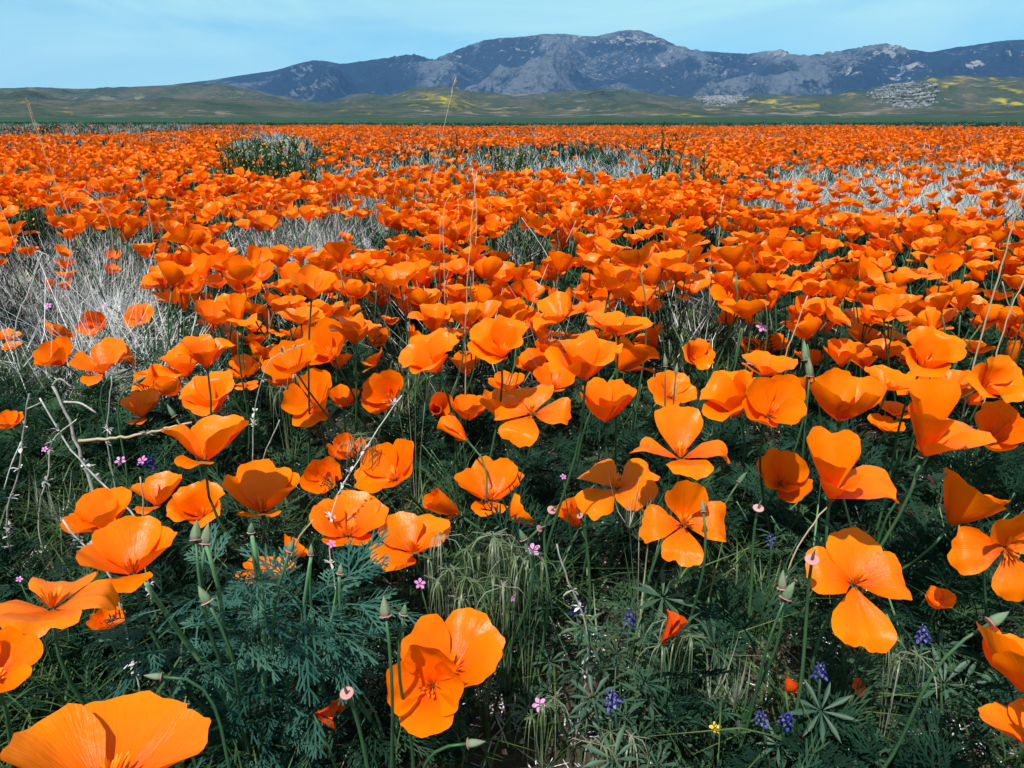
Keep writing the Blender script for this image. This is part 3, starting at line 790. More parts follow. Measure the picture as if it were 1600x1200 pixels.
# ---- flowers of the middle distance read off the photograph: (x, y, width)
MID = [(49, 363, 24), (42, 392, 36), (101, 391, 30), (102, 413, 32), (103, 430, 30), (99, 446, 22), (77, 446, 26), (177, 398, 28), (176, 420, 26), (225, 391, 34), (255, 393, 30),
       (251, 358, 24), (252, 375, 24), (235, 441, 34), (277, 425, 62), (284, 456, 58), (316, 468, 40), (362, 473, 50), (284, 391, 30), (310, 391, 36), (318, 411, 42), (336, 438, 54),
       (380, 421, 54), (388, 452, 46), (355, 505, 44), (328, 507, 38), (395, 510, 40), (420, 500, 36), (440, 520, 40), (400, 530, 40),
       (460, 403, 36), (530, 394, 48), (573, 396, 38), (541, 370, 22), (488, 440, 70), (418, 448, 40), (408, 487, 34), (470, 470, 52), (560, 440, 44), (592, 452, 46), (625, 428, 58),
       (655, 444, 46), (636, 396, 34), (660, 393, 38), (595, 470, 40), (696, 450, 36), (722, 440, 26), (712, 402, 34), (735, 398, 56), (762, 418, 46), (768, 443, 38), (745, 378, 36),
       (775, 478, 46), (735, 480, 34), (545, 470, 36), (520, 455, 34), (640, 470, 40), (610, 500, 30), (690, 500, 36), (690, 420, 34), (600, 415, 34),
       (880, 410, 44), (925, 407, 48), (958, 385, 56), (990, 398, 62), (962, 432, 56), (950, 422, 40), (1040, 405, 60), (1080, 376, 56), (1145, 396, 60), (1135, 420, 44), (1095, 412, 50),
       (900, 452, 50), (938, 455, 34), (985, 456, 54), (1035, 452, 44), (1080, 448, 56), (815, 478, 38), (865, 483, 60), (1180, 438, 48), (1010, 428, 44), (1060, 425, 46), (1115, 445, 40),
       (810, 430, 40), (840, 450, 38), (800, 455, 38), (780, 400, 34), (820, 505, 40), (850, 520, 42), (1000, 480, 40), (945, 480, 36), (1170, 500, 34), (1195, 470, 46),
       (1225, 445, 54), (1265, 430, 48), (1230, 410, 46), (1290, 450, 50), (1335, 455, 50), (1390, 450, 52), (1285, 500, 54), (1340, 495, 48), (1375, 505, 46), (1430, 480, 48), (1425, 500, 44),
       (1480, 490, 46), (1350, 520, 50), (1400, 525, 42), (1535, 505, 40), (1510, 450, 48), (1560, 460, 50), (1590, 440, 50), (1380, 405, 36), (1440, 400, 44), (1480, 430, 48), (1310, 405, 44),
       (1250, 380, 42), (1340, 385, 40), (1400, 380, 40), (1510, 400, 48), (1575, 400, 46), (1470, 460, 44), (1590, 515, 44), (1240, 505, 40), (1545, 480, 44), (1320, 430, 44), (1420, 430, 44),
       (365, 540, 45), (412, 548, 42), (440, 592, 48), (262, 600, 40), (350, 592, 38), (1268, 560, 50), (1385, 545, 58), (1432, 602, 58), (1530, 540, 50), (1585, 552, 50), (1250, 600, 50), (1522, 615, 58),
       (1400, 640, 50), (1165, 600, 44), (890, 525, 50), (860, 545, 45), (932, 522, 50), (1012, 522, 45), (760, 502, 45), (802, 522, 40), (842, 502, 40), (652, 520, 40), (715, 522, 38), (580, 562, 32), (470, 520, 45), (530, 562, 40), (385, 602, 36), (1350, 560, 50), (1420, 555, 44)]
# ---- how thick the flowers stand, over the picture of the field (1 = a solid drift)
CLEAR = [(110, 440, 150, 80, 1.0), (60, 490, 150, 60, 1.0), (150, 385, 120, 34, .95), (520, 365, 110, 30, 1.0), (440, 380, 130, 26, .9), (60, 345, 60, 22, .7), (810, 385, 70, 28, 1.0), (830, 365, 60, 14, .9),
         (1370, 318, 230, 22, .82), (1480, 285, 260, 32, .70), (1250, 275, 60, 24, .7), (1560, 330, 120, 22, .75), (1130, 345, 40, 12, .4), (425, 240, 80, 30, .97), (830, 250, 90, 18, .75), (1010, 252, 100, 20, .75), (960, 238, 70, 10, .5),
         (60, 200, 260, 12, .95), (300, 204, 120, 5, .5), (560, 315, 50, 14, .6), (130, 330, 50, 10, .5), (100, 300, 90, 10, .35), (1090, 505, 70, 50, 1.0), (640, 480, 50, 22, .6), (520, 480, 40, 16, .7), (90, 500, 260, 60, 1.0), (890, 500, 50, 30, .8), (950, 330, 60, 8, .5), (660, 250, 60, 8, .4), (1320, 235, 150, 9, .35)]
def clear_at(px, py):
    c = np.zeros_like(px)
    for cx, cy, rx, ry, s in CLEAR:
        q = ((px - cx) / rx) ** 2 + ((py - cy) / ry) ** 2
        c = np.maximum(c, s * np.clip((1.25 - q) / 0.5, 0, 1))
    return c
def field_points(y0, y1, dens, seed, margin=1.22, side=0.5):
    r_ = np.random.default_rng(seed)
    xm = 0.66 * y1 * margin + side
    n = int(dens * 2 * xm * (y1 - y0))
    x, y = r_.uniform(-xm, xm, n), r_.uniform(y0, y1, n)
    k = np.abs(x) < 0.66 * y * margin + side
    return x[k], y[k], r_
def canopy(x, y):
    """height of the flowers: low swells and hollows"""
    return 0.215 + 0.045 * (fbm(np.asarray(x) * 1.6, np.asarray(y) * 1.6, 3, 61) - 0.5) * 2
# designs shared by the flowers of the middle distance
DES_FORMS = ['goblet', 'cup', 'bowl', 'flare', 'wide', 'bowl', 'cup', 'back', 'pair', 'goblet', 'tulip', 'flare', 'cup', 'reflex', 'bowl', 'wide', 'back', 'goblet', 'closed', 'cup']
DPET = [flower_petals(f, 20 + 31 * i, 500 + i, 12, 10, 1.45) for i, f in enumerate(DES_FORMS)]
DESIGN = [petal_meshes(p) for p in DPET]
DSIZE = {'goblet': 1.25, 'cup': 1.3, 'bowl': 1.45, 'flare': 1.5, 'wide': 1.8, 'back': 1.6, 'pair': 1.6, 'reflex': 1.8}
LOOK = {'closed': 'half-closed', 'tulip': 'tulip-like', 'goblet': 'goblet', 'cup': 'cup', 'bowl': 'bowl', 'flare': 'flared', 'wide': 'wide open', 'back': 'bowl', 'pair': 'flared', 'reflex': 'wide open'}
AUTO = []                                                  # (head, rot, S, design, px, py)
r_ = np.random.default_rng(5)
for (cx, cy, w) in MID:
    di = int(r_.integers(len(DESIGN))); f = DES_FORMS[di]
    rot3 = rot_axis(r_.uniform(0, 360), abs(r_.normal(0, 17)), r_.uniform(0, 360))
    pos, S = fit(DPET[di], rot3, cx, cy, w * {'closed': 0.5, 'tulip': 0.9}.get(f, 1.08), 0.9 * FORMS[f][0], 0.14, 0.31)
    AUTO.append((pos, rot3, S, di, cx, cy))
    TAKEN.append((cx, cy, w * 0.5))
TK = np.array(TAKEN)
# ---- the rest of the drifts
def scatter_poppies(y0, y1, dens, seed, pmax):
    x, y, g = field_points(y0, y1, dens, seed)
    z = canopy(x, y) + g.normal(0, 0.022, len(x))
    px, py, _ = project(np.stack([x, y, z], -1))
    keep = g.random(len(x)) < np.clip((1 - clear_at(px, py)) * np.clip(0.35 + 1.3 * fbm(x * 0.9, y * 0.9, 3, 31), 0.3, 1) * np.where(y > 3.5, np.clip(-0.95 + 3.2 * fbm(x * 0.55, y * 0.28, 4, 33, 0.6), 0.06, 1), np.clip(-0.25 + 2.3 * fbm(x * 2.6, y * 2.6, 3, 37), 0.15, 1)) * np.clip((20 + 46 * fbm(x * 0.09 + 4, y * 0.03, 3, 35) - y) / 9, 0, 1), 0.0, 1)
    keep &= py < pmax
    return x[keep], y[keep], z[keep], px[keep], py[keep], g
x, y, z, px, py, g = scatter_poppies(0.9, 3.2, 640, 71, 9999)
lim = np.where(px < 1090, 505, 520)
outside = (px < -20) | (px > 1620)                          # beside the picture the drift simply goes on
far_from = np.array([np.min(np.hypot((TK[:, 0] - a), (TK[:, 1] - b) * 1.3) / (TK[:, 2] + 8)) for a, b in zip(px, py)])
k = ((py < lim) & (far_from > np.where(py > 400, 0.5, 0.55))) | (outside & (py < 560))
x, y, z, px, py = x[k], y[k], z[k], px[k], py[k]
order = np.argsort(y)
room = 300 - len(HERO) - len(AUTO)
NEARPTS, REST = [], []
for i in order:
    inside = -10 < px[i] < 1610
    (NEARPTS if inside and len(NEARPTS) < room else REST).append(i)
for i in NEARPTS:
    di = int(g.integers(len(DESIGN)))
    S = g.uniform(0.027, 0.037)
    AUTO.append((np.array([x[i], y[i], z[i] - S * 0.35]), rot_axis(g.uniform(0, 360), abs(g.normal(0, 18)), g.uniform(0, 360)), S, di, px[i], py[i]))
def place_words(px, py):
    if py > 430 and px < 230: return 'beside the dry grass clearing'
    if px < 230: return 'amid the dry grass clearing'
    if px < 420: return 'right of the dry clearing' if py > 400 else 'behind the dry clearing'
    if px < 600: return 'in front of the grey weed patch' if py > 400 else 'around the grey weed patch'
    if px < 790: return 'around the tall dry stalk' if py > 400 else 'behind the tall dry stalk'
    if px < 1000: return 'in the front of the big drift' if py > 430 else 'above the central cluster'
    if px < 1220: return 'above the dark gap' if py > 420 else 'on the crest of the big drift'
    if px < 1400: return 'right of the dark gap' if py > 430 else 'on the back of the big drift'
    return 'near the leaning stalk' if py > 430 else 'behind the leaning stalk'
ORD = ['first', 'second', 'third', 'fourth', 'fifth', 'sixth', 'seventh', 'eighth', 'ninth', 'tenth', 'eleventh', 'twelfth', 'thirteenth', 'fourteenth', 'fifteenth', 'sixteenth', 'seventeenth', 'eighteenth', 'nineteenth', 'twentieth']
fam = {}
for j, a in enumerate(AUTO):
    fam.setdefault((LOOK[DES_FORMS[a[3]]], place_words(a[4], a[5])), []).append(j)
LABEL = {}
for (look, place), js in fam.items():
    js.sort(key=lambda j: AUTO[j][4])
    for q, j in enumerate(js):
        LABEL[j] = (f'the only {look} orange poppy {place}' if len(js) == 1 else
                    f'{ORD[q]} from left of the {look} orange poppies {place}')
for j, (pos, rot3, S, di, cx, cy) in enumerate(AUTO):
    poppy(pos, rot3, S, DESIGN[di], LABEL[j], 'poppies of the middle drifts', 2000 + j, receptacle=(cy > 400))

# ---- instanced masses: points with rotation, scale and a pick among a few source meshes
def source(name, meshes):
    c = bpy.data.collections.new(name)                     # not linked to the scene
    for i, me in enumerate(meshes):
        c.objects.link(bpy.data.objects.new(f'{name}_{i:02d}', me))
    return c
def scatter(name, coll, pts, rots, scales, picks, label, cat, kind='stuff'):
    me = bpy.data.meshes.new(name)
    me.vertices.add(len(pts)); me.vertices.foreach_set('co', np.asarray(pts, np.float32).ravel())
    a = me.attributes.new('rot', 'FLOAT_VECTOR', 'POINT'); a.data.foreach_set('vector', np.asarray(rots, np.float32).ravel())
    a = me.attributes.new('scl', 'FLOAT', 'POINT'); a.data.foreach_set('value', np.asarray(scales, np.float32))
    a = me.attributes.new('pick', 'INT', 'POINT'); a.data.foreach_set('value', np.asarray(picks, np.int32))
    o = obj(name, me)
    ng = bpy.data.node_groups.new(name, 'GeometryNodeTree')
    ng.interface.new_socket('Geometry', in_out='INPUT', socket_type='NodeSocketGeometry')
    ng.interface.new_socket('Geometry', in_out='OUTPUT', socket_type='NodeSocketGeometry')
    n, l = ng.nodes, ng.links
    gi, go = n.new('NodeGroupInput'), n.new('NodeGroupOutput')
    ci = n.new('GeometryNodeCollectionInfo'); ci.inputs['Collection'].default_value = coll
    ci.inputs['Separate Children'].default_value = True; ci.inputs['Reset Children'].default_value = True
    ip = n.new('GeometryNodeInstanceOnPoints'); ip.inputs['Pick Instance'].default_value = True
    def attr(nm, typ):
        q = n.new('GeometryNodeInputNamedAttribute'); q.data_type = typ; q.inputs['Name'].default_value = nm
        return q.outputs['Attribute']
    l.new(gi.outputs[0], ip.inputs['Points']); l.new(ci.outputs[0], ip.inputs['Instance'])
    l.new(attr('pick', 'INT'), ip.inputs['Instance Index'])
    er = n.new('FunctionNodeEulerToRotation'); l.new(attr('rot', 'FLOAT_VECTOR'), er.inputs[0])
    l.new(er.outputs[0], ip.inputs['Rotation'])
    l.new(attr('scl', 'FLOAT'), ip.inputs['Scale'])
    l.new(ip.outputs[0], go.inputs[0])
    md = o.modifiers.new('scatter', 'NODES'); md.node_group = ng
    return tag(o, label, cat, kind=kind)
def low_flower(form, seed, nu, nv, stem):
    mb = MB()
    for P, F, U in flower_petals(form, 25 * seed, 800 + seed, nu, nv, 1.15):
        mb.add(P, F, U)
    if stem:
        t = np.linspace(0, 1, 4)[:, None]
        mb.tube(np.array([0, 0, -0.05]) + t * np.array([random.uniform(-1, 1), random.uniform(-1, 1), -5.2]), [0.035, 0.04, 0.045, 0.05], 3, mi=1)
    return mb.mesh('poppy_flower', [M['petal'], M['stem']])
F_LOW = ['bowl', 'flare', 'goblet', 'cup', 'cup', 'goblet', 'back', 'bowl', 'wide', 'pair']
SRC_MID = source('poppy_middle', [low_flower(f, i, 8, 6, True) for i, f in enumerate(F_LOW)])
SRC_FAR = source('poppy_far', [low_flower(f, 20 + i, 5, 4, False) for i, f in enumerate(F_LOW)])
def rots(g, n, sd):
    return np.stack([g.normal(0, sd, n), g.normal(0, sd, n), g.uniform(0, 6.28, n)], -1)
P_, R_, S_, K_ = [], [], [], []
if REST:
    i = np.array(REST)
    P_.append(np.stack([x[i], y[i], z[i] - 0.012], -1)); R_.append(rots(g, len(i), 0.24)); S_.append(g.uniform(0.027, 0.037, len(i))); K_.append(g.integers(0, 10, len(i)))
x, y, z, px, py, g = scatter_poppies(3.2, 7.0, 330, 72, 9999)
P_.append(np.stack([x, y, z - 0.012], -1)); R_.append(rots(g, len(x), 0.26)); S_.append(g.uniform(0.027, 0.037, len(x))); K_.append(g.integers(0, 10, len(x)))
scatter('poppy_drift', SRC_MID, np.concatenate(P_), np.concatenate(R_), np.concatenate(S_), np.concatenate(K_),
        'countless orange poppies of the drifts behind the foreground flowers', 'poppies')
P_, R_, S_, K_ = [], [], [], []
for (a, b, dn, sd, sc) in [(7, 14, 150, 73, 1.0), (14, 26, 80, 74, 1.05), (26, 62, 26, 75, 1.2)]:
    x, y, z, px, py, g = scatter_poppies(a, b, dn, sd, 9999)
    P_.append(np.stack([x, y, z], -1)); R_.append(rots(g, len(x), 0.28)); S_.append(g.uniform(0.027, 0.037, len(x)) * sc); K_.append(g.integers(0, 10, len(x)))
scatter('poppy_field', SRC_FAR, np.concatenate(P_), np.concatenate(R_), np.concatenate(S_), np.concatenate(K_),
        'far carpet of orange poppies running to the green plain', 'poppies')
print('poppies', len(HERO) + len(AUTO), sum(len(p) for p in P_))

# ================================================================== leaves and grasses
def fern_leaf(mb, base, yaw, pitch, L, r_, mi=0, tilt=0.0):
    """finely cut poppy leaf: stalk, three branches, each with forked narrow lobes"""
    Mx = (Matrix.Rotation(yaw, 3, 'Z') @ Matrix.Rotation(pitch, 3, 'X') @ Matrix.Rotation(tilt, 3, 'Y'))
    A = np.array(Mx)
    base = np.asarray(base, float)
    def T(p):
        p = np.asarray(p, float).copy()
        p[..., 2] -= 1.6 * (p[..., 1] ** 2) / L * 0.35       # droop along its length
        return base + p @ A.T
    sx = A @ np.array([1, 0, 0.0])
    ps = 0.42 * L
    mb.ribbon(T([(0, 0, 0), (0, ps * 0.5, 0), (0, ps, 0)]), [0.0016, 0.0014, 0.0012], sx, mi)
    for br in (-1, 0, 1):
        a = br * R(r_.uniform(36, 52))
        bl = L * (0.58 if br == 0 else 0.46) * r_.uniform(0.85, 1.1)
        d = np.array([math.sin(a), math.cos(a), 0.0])
        o = np.array([0, ps * (1.0 if br == 0 else 0.92), 0])
        side = A @ np.array([math.cos(a), -math.sin(a), 0])
        mb.ribbon(T([o, o + d * bl * 0.55, o + d * bl]), [0.0013, 0.0015, 0.0006], side, mi)
        for k in range(4):
            t = 0.22 + 0.19 * k
            for sgn in (-1, 1):
                a2 = a + sgn * R(r_.uniform(28, 46))
                ll = bl * (0.46 - 0.07 * k) * r_.uniform(0.8, 1.2)
                d2 = np.array([math.sin(a2), math.cos(a2), r_.uniform(-0.15, 0.35)])
                o2 = o + d * bl * t
                s2 = A @ np.array([math.cos(a2), -math.sin(a2), r_.uniform(-.3, .3)])
                mb.ribbon(T([o2, o2 + d2 * ll * 0.6, o2 + d2 * ll]), [0.0009, 0.0016, 0.0008], s2, mi)
                a3 = a2 - sgn * R(34)
                d3 = np.array([math.sin(a3), math.cos(a3), r_.uniform(0, 0.3)])
                o3 = o2 + d2 * ll * 0.45
                mb.ribbon(T([o3, o3 + d3 * ll * 0.5]), [0.0012, 0.0012], s2, mi)
def leaf_clump(seed, n, h, L):
    r_ = random.Random(seed); mb = MB()
    for k in range(n):
        a = r_.uniform(0, 6.28); rad = abs(r_.gauss(0, 0.016)); hh = h * r_.uniform(0.0, 1.0) ** 0.8
        fern_leaf(mb, (rad * math.cos(a), rad * math.sin(a), hh), r_.uniform(0, 6.28), R(r_.uniform(25, 88)), L * r_.uniform(0.7, 1.2), r_, tilt=r_.uniform(-.9, .9))
    return mb.mesh('leaf_clump', M['leaf'])
def grass_clump(seed, n, h, w, spread, lean, mat='grass'):
    r_ = random.Random(seed); mb = MB()
    for k in range(n):
        a = r_.uniform(0, 6.28); b = np.array([r_.gauss(0, spread), r_.gauss(0, spread), 0])
        H = h * r_.uniform(0.45, 1.1); ln = H * lean * r_.uniform(0.2, 1.3)
        d = np.array([math.cos(a), math.sin(a), 0])
        t = np.linspace(0, 1, 5)
        pts = b + d * (ln * t ** 2)[:, None] + np.array([0, 0, 1.0]) * (H * (t - 0.35 * lean * t ** 3))[:, None]
        mb.ribbon(pts, np.array([1, 0.9, 0.8, 0.55, 0.12]) * w, np.array([-math.sin(a), math.cos(a), 0]))
    return mb.mesh('grass_clump', M[mat])
def dry_clump(seed, n, h, w, spread, mat='dry'):
    r_ = random.Random(seed); mb = MB()
    for k in range(n):
        a = r_.uniform(0, 6.28); b = np.array([r_.gauss(0, spread), r_.gauss(0, spread), r_.uniform(0, 0.03)])
        t_ = R(min(88, abs(r_.gauss(38, 26)))); H = h * r_.uniform(0.3, 1.1)
        d = np.array([math.cos(a) * math.sin(t_), math.sin(a) * math.sin(t_), math.cos(t_)])
        kink = np.array([r_.gauss(0, .12), r_.gauss(0, .12), r_.gauss(0, .08)]) * H
        pts = np.array([b, b + d * H * 0.5 + kink * 0.5, b + d * H + kink * r_.uniform(-1, 1)])
        side = np.cross(d, [r_.uniform(-1, 1), r_.uniform(-1, 1), 0.3]); side /= np.linalg.norm(side) + 1e-9
        mb.ribbon(pts, [w, w * 0.9, w * 0.4], side)
        if r_.random() < 0.5:
            e = d + np.array([r_.gauss(0, .7), r_.gauss(0, .7), r_.gauss(0, .4)])
            mb.ribbon([pts[1], pts[1] + e * H * 0.3], [w * 0.8, w * 0.3], side)
    return mb.mesh('dry_clump', M[mat])
SRC_LEAF = source('leaf', [leaf_clump(i, 13, 0.075, 0.060) for i in range(5)])
SRC_LEAFM = source('leaf_middle', [grass_clump(200 + i, 40, 0.10, 0.0045, 0.030, 0.9, 'leaf') for i in range(4)])
SRC_GRASS = source('grass', [grass_clump(i, 26, 0.13, 0.0022, 0.02, 0.8) for i in range(4)])
SRC_DRY = source('dry', [dry_clump(i, 46, 0.17, 0.0010, 0.04) for i in range(5)])
SRC_DRYF = source('dry_far', [dry_clump(40 + i, 46, 0.19, 0.0024, 0.08) for i in range(4)])
SRC_FARG = source('far_grass', [grass_clump(60 + i, 30, 0.16, 0.012, 0.10, 0.9, 'leaf') for i in range(3)])
def greens(name, src, nsrc, y0, y1, dens, seed, label, cat, weight, smin=0.75, smax=1.25, sd=0.15):
    x, y, g = field_points(y0, y1, dens, seed)
    z = gz(x, y)
    px, py, _ = project(np.stack([x, y, z + 0.12], -1))
    k = g.random(len(x)) < weight(px, py, x, y)
    x, y, z = x[k], y[k], z[k]
    n = len(x)
    return (np.stack([x, y, z], -1), rots(g, n, sd), g.uniform(smin, smax, n), g.integers(0, nsrc, n))
def merge(name, src, sets, label, cat):
    scatter(name, src, *[np.concatenate([s[i] for s in sets]) for i in range(4)], label, cat)
lush = lambda px, py, x, y: np.clip(1.15 - 0.6 * clear_at(px, py), 0, 1) * np.clip(0.45 + 1.0 * fbm(x * 3, y * 3, 2, 91), 0, 1)
BARE = [(400, 1060, 150, 130, .8), (860, 1120, 150, 130, .93), (1120, 1150, 130, 80, .85), (1040, 900, 100, 60, .5), (780, 1000, 60, 90, .45), (1350, 1180, 140, 40, .4), (720, 900, 90, 60, .5)]
def bare_at(px, py):
    c = np.zeros_like(px)
    for cx, cy, rx, ry, s in BARE:
        c = np.maximum(c, s * np.clip(1.4 - ((px - cx) / rx) ** 2 - ((py - cy) / ry) ** 2, 0, 1))
    return c
nearw = lambda px, py, x, y: lush(px, py, x, y) * (1 - bare_at(px, py))
merge('poppy_foliage', SRC_LEAF, [greens('', None, 5, 0.12, 1.1, 270, 301, '', '', nearw), greens('', None, 5, 1.1, 3.0, 210, 302, '', '', lambda px, py, x, y: lush(px, py, x, y) * (1 - 0.5 * clear_at(px, py)), 0.75, 1.35)],
      'feathery blue-green poppy leaves covering the ground between the flowers', 'foliage')
merge('drift_foliage', SRC_LEAFM, [greens('', None, 4, 2.6, 9, 80, 303, '', '', lush, 0.9, 1.6)], 'dark green leaves under the far poppies', 'foliage')
merge('far_foliage', SRC_FARG, [greens('', None, 3, 7, 28, 18, 304, '', '', lush, 0.9, 1.7), greens('', None, 3, 26, 70, 3.0, 305, '', '', lambda px, py, x, y: np.full_like(px, 1.0), 1.0, 2.2)],
      'green grass under and beyond the far poppies', 'grass')
merge('green_grass', SRC_GRASS, [greens('', None, 4, 0.12, 2.2, 170, 306, '', '', lambda px, py, x, y: np.clip(0.25 + 0.6 * fbm(x * 4, y * 4, 2, 95) + 0.3 * clear_at(px, py) + .3 * bare_at(px, py) + 0.6 * ((px < 330) & (py > 560)), 0, 1), 0.6, 1.2),
                                 greens('', None, 4, 0.3, 1.1, 260, 314, '', '', lambda px, py, x, y: 1.0 * ((px < 250) & (px > -300)), 0.6, 1.1)],
      'thin green grass blades between the poppy leaves', 'grass')
dryw = lambda px, py, x, y: np.clip(clear_at(px, py) * np.where((px > 320) & (px < 510) & (py > 195) & (py < 285), 0.0, 1.0) * np.where(px > 700, np.where(px < 1170, 0.25, 1.0), 1.0), 0, 1)
merge('dry_grass', SRC_DRY, [greens('', None, 5, 0.95, 4.5, 135, 307, '', '', dryw, 0.6, 1.35), greens('', None, 5, 1.2, 5, 8, 308, '', '', lambda px, py, x, y: np.full_like(px, 0.5), 0.8, 1.4)],
      'tangled grey dead grass in the gaps of the poppy drifts', 'dry grass')
merge('dry_grass_far', SRC_DRYF, [greens('', None, 4, 4.0, 14, 20, 309, '', '', dryw, 0.7, 1.3), greens('', None, 4, 12, 60, 1.6, 310, '', '', lambda px, py, x, y: np.clip(clear_at(px, py) + 0.25, 0, 1), 0.8, 1.6),
                                  greens('', None, 4, 4, 22, 5.0, 313, '', '', lambda px, py, x, y: np.full_like(px, 1.0), 0.8, 1.3)],
      'pale dead grass between the far poppies', 'dry grass')
# litter on the bare soil
def litter(seed):
    r_ = random.Random(seed); mb = MB()
    for k in range(5):
        a = r_.uniform(0, 6.28); c = np.array([r_.gauss(0, 0.015), r_.gauss(0, 0.015), r_.uniform(0.001, 0.006)])
        d = np.array([math.cos(a), math.sin(a), r_.uniform(-.1, .3)]) * r_.uniform(0.006, 0.02)
        mb.ribbon([c - d, c + d * 0.2, c + d], [0.0009, 0.0011, 0.0006], [-math.sin(a), math.cos(a), 0], 0)
    for k in range(4):
        c = np.array([r_.gauss(0, 0.015), r_.gauss(0, 0.015), 0.0]); s = r_.uniform(0.0012, 0.0036)
        v = np.array([(1, 0, 0), (0, 1, 0), (-1, 0, 0), (0, -1, 0), (0, 0, 0.8), (0, 0, -0.5)]) * s * np.array([[r_.uniform(.7, 1.3)] for _ in range(6)])
        mb.add(v + c, [(0, 1, 4), (1, 2, 4), (2, 3, 4), (3, 0, 4), (1, 0, 5), (2, 1, 5), (3, 2, 5), (0, 3, 5)], mi=1)
    return mb.mesh('litter', [M['dry'], M['pebble']])
merge('soil_litter', source('litter', [litter(i) for i in range(4)]), [greens('', None, 4, 0.12, 1.3, 900, 312, '', '', lambda px, py, x, y: np.full_like(px, 0.8))],
      'bits of straw and small pebbles on the bare soil', 'litter')

# ================================================================== single plants of the foreground
def polyline(pts, n=14):
    """smooth curve through the points"""
    p = np.asarray(pts, float)
    if len(p) < 3:
        t = np.linspace(0, 1, n)[:, None]
        return p[0] * (1 - t) + p[-1] * t
    t = np.concatenate([[0], np.cumsum(np.linalg.norm(np.diff(p, axis=0), axis=1))]); t /= t[-1]
    q = np.linspace(0, 1, n)
    m = np.gradient(p, t, axis=0)
    k = np.clip(np.searchsorted(t, q, 'right') - 1, 0, len(t) - 2)
    h = (t[k + 1] - t[k])[:, None]; u = ((q - t[k]) / (t[k + 1] - t[k]))[:, None]
    return (2 * u ** 3 - 3 * u ** 2 + 1) * p[k] + (u ** 3 - 2 * u ** 2 + u) * h * m[k] + (-2 * u ** 3 + 3 * u ** 2) * p[k + 1] + (u ** 3 - u ** 2) * h * m[k + 1]
def tube_obj(name, pts, r0, r1, mat, parent, origin, n=6, seg=14):
    mb = MB(); c = polyline(pts, seg) - origin
    mb.tube(c, np.linspace(r0, r1, seg), n)
    return obj(name, mb.mesh(name, M[mat]), parent)
def ground_pt(x, y):
    return np.array([x, y, float(gz(x, y)) - 0.003])

# ---- buds and seed pods: cap or pod on a pink rim, on a bent stem
def spike_mesh(L, r, mat, bend, name):
    mb = MB()
    prof = [(0.6, 0.0), (0.88, 0.08), (0.95, 0.25), (0.80, 0.48), (0.52, 0.70), (0.26, 0.86), (0.10, 0.96), (0.0, 1.0)]
    mb.lathe([(a * r, b * L) for a, b in prof], 16)
    v = mb.v[0]; v[:, 0] += bend * L * (v[:, 2] / L) ** 2
    ang = np.arctan2(v[:, 1], v[:, 0]); v[:, :2] *= (1 + 0.10 * np.cos(4 * ang) + 0.05 * np.cos(9 * ang + v[:, 2] / L * 5))[:, None]
    return mb.mesh(name, M[mat])
def bud(cx, cy, lpx, dx, dy, z, fat, label, foot=None, group='buds and pods among the foreground poppies'):
    c = at_z(cx, cy, z)
    d = float(project(c)[2][0]); L = lpx * d / FPX * 0.72
    v = CR * dx + CU * dy + CF * random.uniform(-0.25, 0.1); v /= np.linalg.norm(v)
    b = c - v * L * 0.5
    fx, fy = (foot if foot else (b[0] - v[0] * 0.05 + random.gauss(0, 0.02), b[1] + random.uniform(0.0, 0.05)))
    g0 = ground_pt(fx, fy)
    t = empty('poppy_bud', g0)
    q = Vector(v).to_track_quat('Z', 'Y').to_euler()
    obj('bud_cap', spike_mesh(L, L * fat, 'bud', random.uniform(-0.12, 0.12), 'bud_cap'), t, Vector(b - g0), q)
    mb = MB(); mb.lathe([(0.35, -0.12), (0.8, -0.05), (1.18, 0.0), (1.26, 0.08), (1.1, 0.16), (0.7, 0.15)], 12)
    for vv in mb.v: vv *= L * fat
    obj('rim', mb.mesh('rim', M['rim']), t, Vector(b - g0), q)
    tube_obj('stem', [g0, g0 * 0.5 + b * 0.5 - v * L * 0.5 + np.array([0, 0, -0.01]), b - v * L * 0.8, b], 0.0014, 0.0009, 'stem', t, g0)
    return tag(t, label, 'poppy bud', group)
PLANT_FOOT = at_z(405, 1215, 0.0)
pf = (PLANT_FOOT[0], PLANT_FOOT[1])
bud(305, 828, 44, -0.10, 1, 0.235, 0.26, 'left of the twin grey-green poppy buds above the leafy plant', pf)
bud(322, 833, 46, 0.12, 1, 0.232, 0.26, 'right of the twin grey-green poppy buds above the leafy plant', pf)
bud(392, 824, 24, 0.0, 1, 0.235, 0.32, 'small round dark bud right of the twin grey-green buds')
bud(456, 850, 34, 0.35, 1, 0.23, 0.22, 'narrow green bud in front of the little poppy by the leafy plant', pf)
bud(317, 928, 42, -0.5, 1, 0.20, 0.28, 'green bud leaning left low in the leafy plant', pf)
bud(238, 1057, 38, -1, 0.12, 0.16, 0.22, 'grey-green bud lying level above the corner poppy')
bud(601, 947, 44, -0.12, 1, 0.21, 0.27, 'plump green bud above the joined pair of poppies')
bud(632, 952, 24, 0.2, 1, 0.20, 0.36, 'small dark bud touching the joined pair of poppies')
bud(745, 1161, 40, 1, 0.16, 0.12, 0.26, 'bud lying level on the ground below the joined pair of poppies')
bud(1222, 905, 42, -0.08, 1, 0.19, 0.24, 'straight green pod left of the drooping glossy poppy')
bud(1233, 921, 44, 0.38, 1, 0.185, 0.27, 'curved green pod leaning right beside the straight one')
bud(1562, 965, 50, 1, 0.6, 0.20, 0.26, 'green bud pointing right above the two cropped poppies')
bud(1258, 547, 46, -0.05, 1, 0.26, 0.17, 'slender green pod in front of the twin small poppies')
